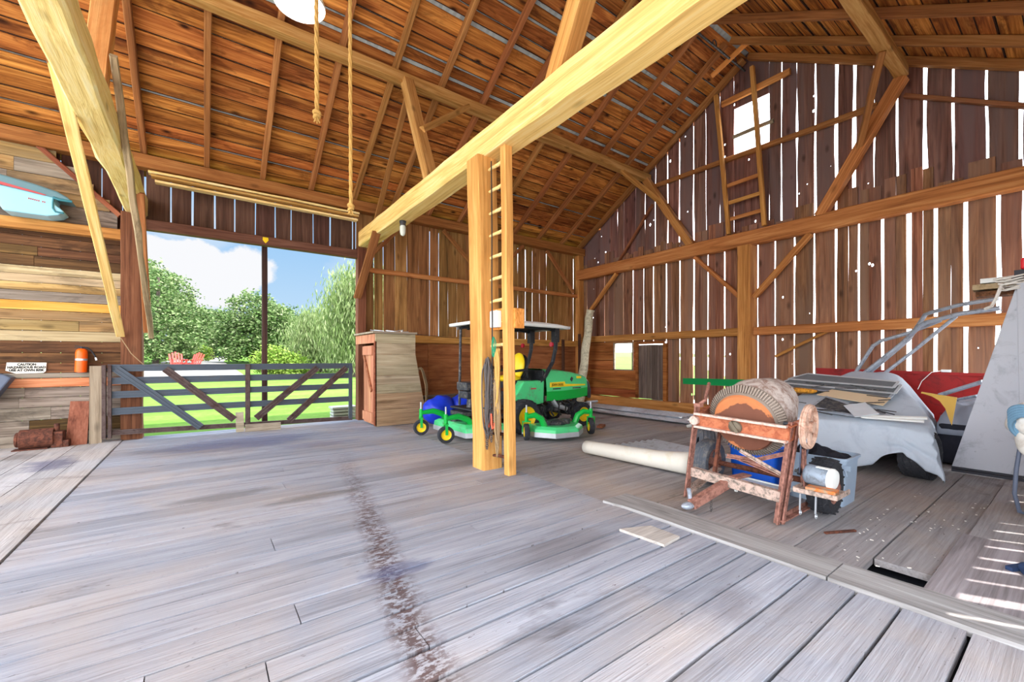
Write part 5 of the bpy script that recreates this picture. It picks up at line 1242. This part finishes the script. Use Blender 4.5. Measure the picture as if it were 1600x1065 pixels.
tag(single(mb, 'trim_scraps', M['dark'], 'thin dark and grey trim scraps strewn among the screens', 'scraps'), kind='stuff')
# ================= against the gable at the right =================
t4 = thing('tarp_heap', 'dark wet-looking grey tarp over a low bulk right of the covered car', 'tarp', (9.3, 1.1, 0))
mb = MB(); P = []
for i in range(24):
    row = []
    for j in range(24):
        x = 8.55+1.2*i/23; y = .72+.62*j/23; e = min(j, 23-j, i)/5.0; z = .42+(.43+.05*mnoise.noise(V((x*5, y*6, 2)))+.04*mnoise.noise(V((x*12, y*12, 5))))*min(1, e)**.6
        row.append(V((x, y, z)))
    P.append(row)
mb.grid(P); mb.build('tarp', M['cover_dk'], t4, smooth=2, solid=.008)
mb = MB(); mb.box((9.12, 1.03, .29), (1.1, .58, .58)); mb.build('bulk', M['cloth_black'], t4, bevel=.05)
mb = MB(); top = [onX(x, y, 8.2) for x, y in ((1440,613),(1456,616),(1468,618),(1478,620),(1487,621),(1495,622))]; bot = [onX(x, y, 8.2) for x, y in ((1440,614),(1456,619),(1468,626),(1477,638),(1483,655),(1487,664))]
for k in range(5): mb.prism([top[k], top[k+1], bot[k+1], bot[k]], (.02, 0, 0))
mb.bar(top[0], top[-1], .05, .02); single(mb, 'tan_board', M['tanboard'], 'tan board with a curved cut-out behind the right side of the car cover', 'board')
mb = MB(); mb.prism([(10.4, 3.4, .0), (10.4, .9, .0), (10.4, .9, 1.22), (10.4, 2.6, 1.27), (10.4, 3.4, 1.27)], (.04, 0, 0)); mb.bar((10.38, .9, 1.23), (10.38, 3.4, 1.28), .05, .05); single(mb, 'red_sheet', M['redpanel'], 'large red panel standing behind the covered car', 'panel')
mb = MB(); mb.box((10.38, 1.48, 1.285), (.05, .12, .05)); mb.tube([(10.37, 1.53, 1.29), (10.3, 1.65, 1.26), (10.34, 1.78, 1.1), (10.32, 1.83, .95)], .006, 5); single(mb, 'white_clip', M['white'], 'white clip with a dangling wire on top of the red panel', 'clip')
# leaning pipes
def pipe(pxs, X0, X1, r, label):
    n = len(pxs); P = [onX(x, y, X0+(X1-X0)*k/(n-1)) for k, (x, y) in enumerate(pxs)]; mb = MB(); mb.tube(P, r, 10); return single(mb, 'steel_pipe', M['galv'], label, 'pipe', 'grey pipes leaning by the gable', smooth=True)
pipe([(1336,583),(1364,540),(1377,532),(1420,520),(1470,500)], 9.6, 9.4, .03, 'grey bent pipe with the lowest left elbow among those above the covered car')
pipe([(1350,583),(1410,536),(1436,510),(1446,504),(1500,490),(1563,481)], 9.5, 9.0, .034, 'grey bent pipe whose elbow is lowest of the two thick ones above the covered car')
pipe([(1356,584),(1420,530),(1446,491),(1454,488),(1500,476),(1560,466)], 9.6, 9.1, .03, 'grey bent pipe reaching highest to the leaning grey panel')
pipe([(1378,586),(1430,546),(1478,507),(1494,494)], 9.4, 9.2, .026, 'straight grey pipe leaning lowest right above the covered car')
pipe([(1468,617),(1500,607),(1536,596)], 9.2, 8.9, .03, 'grey pipe in front of the red panel, upper of two')
pipe([(1490,625),(1527,618)], 9.2, 8.9, .02, 'thin grey pipe in front of the red panel, lower of two')
# tall grey panels
t5 = thing('leaning_sheet', 'tall pale grey panel with a slanted left edge leaning at the right', 'panel', (8.05, .7, 0))
mb = MB(); mb.prism([(8.05, 1.095, .07), (8.05, .53, 2.44), (8.05, .47, 2.44), (8.05, .42, .07)], (.05, 0, 0)); mb.build('face', M['panel'], t5, bevel=.006)
mb = MB(); mb.prism([(8.06, 1.10, .045), (8.06, .30, .045), (8.06, .30, .068), (8.06, 1.10, .068)], (.06, 0, 0)); mb.prism([(8.06, 1.10, .0), (8.06, .30, .0), (8.06, .30, .035), (8.06, 1.10, .035)], (.06, 0, 0)); mb.build('bottom_rail', M['panel_edge'], t5)
for z in (.3, .9, 1.5, 2.1):
    for y in (.55, .62+.3*(1-z/2.44)):
        mb = MB(); mb.sphere((8.046, y, z), (.005, .009, .009), 8, 5); mb.build('rivet', M['steel'], t5)
mb = MB(); mb.prism([(8.00, .515, .9), (8.00, .535, 2.42), (8.00, -.4, 2.42), (8.00, -.4, .0), (8.00, .40, .0)], (.04, 0, 0)); single(mb, 'leaning_sheet', M['panel'], 'second pale panel cut off by the right edge behind the white canvas', 'panel', bevel=.006)
mb = MB(); mb.box((8.15, .40, 2.55), (.2, .32, .07)); mb.box((8.15, .40, 2.495), (.26, .36, .03)); single(mb, 'light_plinth', M['panel_edge'], 'dark base under the red box on the leaning panels', 'base')
mb = MB(); mb.box((8.15, .36, 2.66), (.2, .30, .14)); single(mb, 'red_box', M['red'], 'red plastic box on top of the leaning panels', 'box', bevel=.02)
for k, (y0, y1, z, th, m, lab) in enumerate(((.86, .5, 2.505, .06, 'white', 'white board end poking out beside the red box, topmost'), (.93, .5, 2.43, .07, 'olive', 'pale timber end poking out below the white board end'), (.90, .55, 2.34, .06, 'olddark', 'dark timber end, lowest of the three beside the leaning panel'))):
    mb = MB(); mb.bar((8.3, y0, z), (8.3+.05, y1-.5, z), .3, th); single(mb, 'board_end', M[m], lab, 'board', 'board ends by the leaning panel', bevel=.004)
mb = MB(); r2 = random.Random(9)
for k in range(6):
    z = 2.49-.03*k; mb.tube([(8.02-.01*k, .72-.02*k, z), (7.97, .62, z+.03*r2.uniform(-1,1)), (8.0, .52, z+.02), (8.05, .45, z+.04), (8.12, .5, z+.04), (8.08, .68, z+.02)], .011, 6, closed=True)
mb.tube([(8.0, .66, 2.40), (8.0, .70, 2.25), (8.02, .74, 2.16), (8.1, .80, 2.14)], .018, 7)
single(mb, 'pale_twine', M['canvas'], 'tangled pale cord draped over the top corner of the leaning panel', 'cord', smooth=True)
# canvas bundle at the right edge
mb = MB(); mb.sphere((6.35, .24, .90), (.24, .24, .24), 40, 28, fn=lambda q: q*(1+.12*mnoise.noise(q*7)+.08*mnoise.noise(q*16))); mb.sphere((6.3, .30, .72), (.14, .13, .16), 30, 20, fn=lambda q: q*(1+.2*mnoise.noise(q*9+V((3,1,2))))); single(mb, 'canvas_bundle', M['canvas'], 'bundled white canvas at the right edge of the picture', 'canvas', smooth=2)
mb = MB()
for k in range(5): mb.torus((6.17, .36-.012*k, .97-.03*k), (.9,-.3,.5), .10+.012*k, .02, 30, 8)
single(mb, 'blue_cloth', M['bluecloth'], 'blue cloth roll wrapped round the white canvas bundle', 'cloth', smooth=True)
mb = MB(); mb.lathe([(.20,0),(.21,.03),(.20,.06),(.20,.58),(.21,.62),(.19,.62)], (6.52, .12, 0), (0,0,1), 28); single(mb, 'navy_drum', M['navy'], 'dark blue drum under the white canvas bundle at the right edge', 'drum', smooth=True)
mb = MB(); mb.tube([(6.30, .40, .66), (6.25, .42, .45), (6.22, .43, .22), (6.24, .40, .05), (6.32, .34, .02), (6.45, .25, .02)], .016, 10); single(mb, 'grey_hose', M['hose'], 'grey hose hanging from the white canvas bundle to the floor', 'hose', smooth=True)
mb = MB(); mb.sphere((4.62, .24, .04), (.10, .06, .05), 16, 10, fn=lambda q: q*(1+.3*mnoise.noise(q*20))); mb.bar((4.55, .34, .03), (4.66, .28, .04), .04, .03); single(mb, 'dark_rag', M['navy'], 'small dark rag on the sun-streaked floor at the right edge', 'rag')
# ================= outdoors =================
def gz(y): # lawn rises gently away from the barn
    return -.22+.034*max(0, y-11.2) if y < 52 else 1.17+.018*(y-52)
mb = MB(); ysx = [YF+.05, 12, 14, 17, 20, 24, 29, 37, 44, 52, 64, 80, 110, 160]
P = []
for y in ysx:
    w = 10+y*1.4; P.append([V((x*w, y, gz(y) if y > 11.3 else -.2)) for x in (-1, -.6, -.3, 0, .3, .6, 1)])
mb.grid(P); struct(mb, 'lawn', M['grass'])
mb = MB(); P = []
for y in (26.6, 28, 29.5, 31.2): P.append([V((x, y+(.3 if x > 3 else 0), gz(y)+.02)) for x in (-30, -14, -4, 0, 2.5, 4.7)])
mb.grid(P); struct(mb, 'driveway', M['gravel'])
mb = MB(); P = []
for y, x0, x1 in ((31.2, -5, 2), (52, -3.2, 1.6), (70, -2.4, 2.6), (95, -1.6, 4.5)): P.append([V((x0, y, gz(y)+.03)), V((x1, y, gz(y)+.03))])
mb.grid(P); struct(mb, 'road', M['gravel'])
mb = MB(); mb.box((0, -16, -.35), (60, 30, .3)); mb.box((26, 6, -.6), (30, 40, .3)); mb.box((-21, 4, -.55), (30, 16, .3)); struct(mb, 'ground_yard', M['yard'])
mb = MB(); P = []
for i, y in enumerate((112, 125, 140, 170, 210)): P.append([V((x*60, y, 2.2+[0, 1.2, 2.2, 3.2, 3.6][i])) for x in (-3, -2, -1, 0, 1, 2, 3, 4)])
mb.grid(P); struct(mb, 'field', M['field'])

def leaves(mb, blobs, n, size, seed, droop=0.0):
    r = random.Random(seed); vol = [b[3]*b[4]*b[5] for b in blobs]; tot = sum(q**.67 for q in vol)
    for b, q in zip(blobs, vol):
        m = int(n*q**.67/tot); clumps = []
        for _ in range(max(6, m//26)):
            u = r.uniform(-.75, 1); t = r.uniform(0, 2*PI); s = math.sqrt(1-u*u); f = r.uniform(.78, 1.02)
            clumps.append(V((b[0]+b[3]*f*s*math.cos(t), b[1]+b[4]*f*s*math.sin(t), b[2]+b[5]*f*u)))
        cr = size*2.6
        for c in clumps:
            for _ in range(26):
                g = V((r.gauss(0, 1), r.gauss(0, 1), r.gauss(0, .6)))
                p = c+g*cr*.5
                if droop: p.z -= abs(r.gauss(0, 1))*droop
                a = V((r.uniform(-1,1), r.uniform(-1,1), r.uniform(-.5,.5) if not droop else -2.2)).normalized()
                k = V((r.uniform(-1,1), r.uniform(-1,1), r.uniform(-1,1)))
                bb = a.cross(k); 
                if bb.length < .05: continue
                bb.normalize(); L = size*r.uniform(.6, 1.2); W = L*(.62 if not droop else .16)
                mb.add([p-a*L*.5, p+bb*W*.5-a*L*.05, p+a*L*.5, p-bb*W*.5-a*L*.05], [(0, 1, 2, 3)])
def tree(name, label, px, dist, base_w, blobs, n, size, mat, seed, cat='tree', droop=0.0, group=None, trunk=.22):
    c = atD(px, HY, dist); z0 = gz(c.y)
    t = thing(name, label, cat, (c.x, c.y, z0), group)
    mb = MB(); B = []
    for (dx, dy, z, rx, ry, rz) in blobs: B.append((c.x+dx*RT[0]+dy*FW[0], c.y+dx*RT[1]+dy*FW[1], z0+z, rx, ry, rz))
    leaves(mb, B, int(n*2.8), size*.95, seed, droop); tag(mb.build('crown', mat, t), kind='stuff')
    mb = MB(); top = max(b[2]+z0 for b in [(0,0,q[2]-z0) for q in B])
    h = max(q[2] for q in B)
    mb.tube([(c.x, c.y, z0-.1), (c.x+.1, c.y, z0+(h-z0)*.4), (c.x+.15, c.y+.1, h)], [trunk*1.3, trunk, trunk*.4], 8)
    for k, q in enumerate(B): mb.tube([(c.x+.08, c.y, z0+(h-z0)*.35), ((c.x+q[0])/2, (c.y+q[1])/2, (z0+q[2])/2+.5), (q[0], q[1], q[2])], [trunk*.6, trunk*.4, trunk*.15], 6)
    mb.build('trunk', M['bark'], t, smooth=True)
    return t
G = 'trees beyond the gate'
tree('maple_tree', 'large bushy pale green tree filling the left of the doorway view', 244, 37, 3, [(-.7,0,2.9,3.6,2.8,2.6),(-.4,-.6,1.3,3.8,2.4,1.4),(-1.5,.5,5.5,3.0,2.6,2.4),(1.3,-.1,2.0,2.4,2.0,1.7),(-2.7,1,7.6,2.3,2.0,1.9),(-4.1,0,3.1,2.9,2.4,2.8)], 6500, .30, M['leaf'], 1, group=G)
tree('maple_tree', 'tall darker tree rising behind the bushy tree at the doorway left side', 268, 46, 2, [(0,0,7.2,1.7,1.7,2.0),(-1.4,0,5.0,2.4,2,2.2),(1.6,0,4.0,2.2,2,2.2),(-2.6,0,7.2,2.6,2,2.4)], 4200, .34, M['leaf'], 2, group=G)
tree('maple_tree', 'smaller round tree with a visible pale trunk left of the driveway end', 331, 52, 2, [(0,0,4.4,2.2,2,1.8),(-1,0,2.6,1.9,1.7,1.2),(1.1,0,2.8,1.6,1.6,1.2)], 3400, .34, M['leaf'], 3, group=G)
tree('maple_tree', 'broad full green tree left of the dark doorway pole', 396, 42, 2, [(.3,-.4,1.2,2.8,1.8,1.2),(0,0,4.8,2.2,2,2.0),(-1.5,0,2.7,2.0,1.8,1.9),(.8,0,2.2,2.4,2,2.0),(2.2,0,3.9,2.0,1.8,1.9)], 6000, .32, M['leaf'], 4, group=G)
tree('maple_tree', 'leafy green tree right of the dark doorway pole', 446, 46, 2, [(.2,-.3,1.0,2.8,1.6,1.1),(0,0,2.6,2.6,2,2.1),(-1.8,0,4.4,1.7,1.6,1.7),(1.3,0,1.8,1.8,1.6,1.6)], 4600, .32, M['leaf'], 5, group=G)
tree('evergreen_tree', 'distant dark tree between the leafy tree and the willow', 478, 70, 2, [(0,0,4.8,3.6,2.4,2.6),(3.4,0,4.2,3,2.4,2.2),(-3,0,4.2,3,2.4,2.2)], 3000, .5, M['leaf_dk'], 6, group=G)
tree('willow_tree', 'pale drooping willow left of the tall willow edge', 504, 31, 2, [(0,0,3.3,1.7,1.5,1.5),(-.8,0,2.2,1.3,1.3,1.2),(1.1,0,2.5,1.4,1.3,1.5)], 6500, .42, M['leaf_wl'], 7, droop=.9, group=G)
tree('willow_tree', 'tall drooping willow against the right edge of the doorway', 552, 27, 2, [(0,0,5.2,1.25,1.3,1.8),(-.2,0,3.2,1.3,1.3,1.7),(1.0,0,5.4,1.5,1.3,2.0)], 6500, .42, M['leaf_wl'], 8, droop=1.1, group=G)
tree('shrub', 'low bright yellow-green shrub right of the doorway pole', 443, 27, 1, [(0,0,.6,1.1,.8,.7),(-.8,0,.9,.8,.7,.8),(.9,0,.4,.8,.7,.5)], 2600, .2, M['leaf_lt'], 9, cat='shrub', trunk=.06, group='shrubs on the lawn')
tree('shrub', 'small round green shrub behind the red chairs', 314, 44, 1, [(0,0,.7,.8,.7,.8)], 900, .22, M['leaf_lt'], 10, cat='shrub', trunk=.05, group='shrubs on the lawn')
tree('hedge', 'dark hedge below the trees left of the driveway end', 318, 60, 1, [(-4,0,1.1,3,1.2,1.5),(1.2,0,1.2,3,1.2,1.6),(12,0,1.2,4,1.2,1.8),(16,0,1.2,3,1.2,1.8)], 4200, .34, M['leaf_dk'], 11, cat='hedge', trunk=.08)
# red adirondack chairs on the lawn
def adirondack(px, dist, rot, label):
    c = atD(px, HY, dist); z0 = gz(c.y); t = thing('lawn_chair', label, 'chair', (c.x, c.y, z0), 'red lawn chairs')
    Rm = Matrix.Rotation(rot, 3, 'Z'); o = V((c.x, c.y, z0)); q = lambda x, y, z: o+Rm @ V((x, y, z))*1.3
    mb = MB()
    for k in range(5):
        x = -.24+.12*k; hh = .98-abs(k-2)*.06; mb.bar(q(x, .25, .28), q(x*1.15, .55, hh), .105, .02, Rm @ V((0,1,0)))
    mb.build('backrest', M['chairred'], t)
    mb = MB()
    for k in range(5): mb.bar(q(-.28, -.25+.12*k, .36-.025*k), q(.28, -.25+.12*k, .36-.025*k), .1, .02)
    mb.build('seat', M['chairred'], t)
    for sx in (-1, 1):
        mb = MB(); mb.bar(q(sx*.33, -.35, .55), q(sx*.33, .4, .55), .12, .02); mb.build('armrest', M['chairred'], t)
        mb = MB(); mb.bar(q(sx*.31, -.28, 0), q(sx*.31, -.28, .55), .03, .1); mb.build('leg', M['chairred'], t)
        mb = MB(); mb.bar(q(sx*.29, -.28, .34), q(sx*.29, .6, .0), .03, .1); mb.build('leg', M['chairred'], t)
adirondack(278, 30.5, .25, 'red slatted lawn chair farther left, seen from behind over the gate')
adirondack(299, 30, -.7, 'red slatted lawn chair right of the other, turned sideways')
# dark pole just outside the gate
timber('doorway_pole', (1.13, 11.25, -.2), (1.13, 11.25, 4.12), .11, .11, wood('pole_wood', S(36,24,22), S(66,46,40), S(96,72,60), 'X', 1, 16, .1, .02, .2), 'dark square pole standing in the doorway just outside the gate', 'post')
t = thing('garden_bench', 'low pale slatted box on the lawn seen through the gate at its right end', 'bench', onZ(536, 645, -.1))
b = onZ(536, 650, -.12); z0 = gz(b.y)
mb = MB()
for k in range(3): mb.box((b.x, b.y, z0+.06+.09*k), (.6, .4, .06))
mb.build('slat_body', M['benchwhite'], t)
mb = MB(); mb.box((b.x, b.y, z0+.32), (.66, .46, .05)); mb.build('lid', M['benchwhite'], t)
# ================= light, sky, camera =================
SUN = V((.225, -.40, .885)).normalized()
l = bpy.data.lights.new('sun', 'SUN'); l.energy = 9.5; l.angle = math.radians(.6); l.color = (1, .96, .9)
o = bpy.data.objects.new('sun', l); COL.objects.link(o); o.rotation_euler = SUN.to_track_quat('Z', 'Y').to_euler()
# the sky: blue with cumulus past the doorway; added brightness elsewhere fills the barn
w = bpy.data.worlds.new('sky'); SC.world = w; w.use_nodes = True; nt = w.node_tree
for n in list(nt.nodes): nt.nodes.remove(n)
class WN(NT):
    def __init__(s, t): s.t = t
q = WN(nt)
out = q.n('ShaderNodeOutputWorld'); bg = q.n('ShaderNodeBackground')
nt.links.new(bg.outputs[0], out.inputs[0])
d = q.n('ShaderNodeTexCoord').outputs['Generated']
sx = q.n('ShaderNodeSeparateXYZ', {0: d})
up = q.math('MAXIMUM', sx.outputs[2], 0.0)
blue = q.ramp(up, [(.0, (.62,.80,.96,1)), (.25, (.34,.60,.92,1)), (.6, (.20,.44,.82,1)), (1, (.14,.34,.72,1))])
den = q.math('ADD', q.math('MAXIMUM', sx.outputs[2], 0.0), .22)
cv = q.n('ShaderNodeCombineXYZ', {0: q.math('DIVIDE', sx.outputs[0], den), 1: q.math('DIVIDE', sx.outputs[1], den), 2: q.math('MULTIPLY', sx.outputs[2], 3.0)}).outputs[0]
# a bank of cumulus low over the trees and thin cloud higher up
cl = q.noise(q.scale(cv, (1.15, .8, 1.0), None), 1.0, 7, .58, .25)
bank = 0.0
for (px, py, rad, wt) in ((300, 425, .13, 1.0), (352, 432, .11, 1.0), (262, 396, .08, .8), (405, 418, .07, .8), (330, 462, .12, .7), (430, 372, .06, .4), (205, 420, .12, .8)):
    dv = V(ray(px, py)).normalized()
    ds = q.n('ShaderNodeVectorMath', {0: d, 1: tuple(dv)}, operation='DISTANCE').outputs['Value']
    bank = q.math('ADD', bank, q.math('MULTIPLY', q.math('SUBTRACT', 1.0, q.math('DIVIDE', ds, rad), clamp=True), wt))
fl = q.noise(d, 9.0, 8, .6, .3)
bd = q.math('ADD', q.math('MULTIPLY', bank, .62), q.math('MULTIPLY', q.math('SUBTRACT', fl, .5), 1.9))
bm = q.ramp(bd, [(.66, (0,0,0,1)), (.84, (1,1,1,1))])
cm = q.math('MAXIMUM', q.math('MULTIPLY', q.ramp(cl, [(.55, (0,0,0,1)), (.72, (1,1,1,1))]), .6), bm)
sky = q.mix(cm, blue, (.93, .94, .97, 1))
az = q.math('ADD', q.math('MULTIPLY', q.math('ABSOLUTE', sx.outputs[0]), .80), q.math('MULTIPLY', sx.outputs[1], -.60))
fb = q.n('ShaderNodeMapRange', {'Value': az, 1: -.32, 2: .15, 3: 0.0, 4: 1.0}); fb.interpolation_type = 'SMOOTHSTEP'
fill_haze = q.mix(up, (.93, .96, 1.0, 1), (.76, .87, 1.0, 1))
col = q.mix(fb.outputs[0], sky, fill_haze)
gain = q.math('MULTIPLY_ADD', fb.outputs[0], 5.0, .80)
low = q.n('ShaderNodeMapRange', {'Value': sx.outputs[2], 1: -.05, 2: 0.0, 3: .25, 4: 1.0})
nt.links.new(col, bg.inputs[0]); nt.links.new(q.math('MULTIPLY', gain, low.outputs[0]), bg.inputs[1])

cam = bpy.data.cameras.new('camera'); co = bpy.data.objects.new('camera', cam); COL.objects.link(co)
cam.sensor_width = 36; cam.lens = 36*F/1600; cam.shift_y = (HY-532.5)/1600; cam.clip_end = 600; cam.clip_start = .05
co.location = (0, 0, EYE); co.rotation_euler = (PI/2, 0, -YAW); SC.camera = co
SC.view_settings.view_transform = 'Standard'; SC.view_settings.look = 'None'; SC.view_settings.gamma = 1.0
SC.view_settings.use_curve_mapping = False; SC.view_settings.exposure = 0.35
SC.cycles.use_denoising = True
SC.cycles.max_bounces = 10; SC.cycles.diffuse_bounces = 6; SC.cycles.transparent_max_bounces = 12
SC.cycles.caustics_reflective = False; SC.cycles.caustics_refractive = False; SC.cycles.sample_clamp_indirect = 6.0
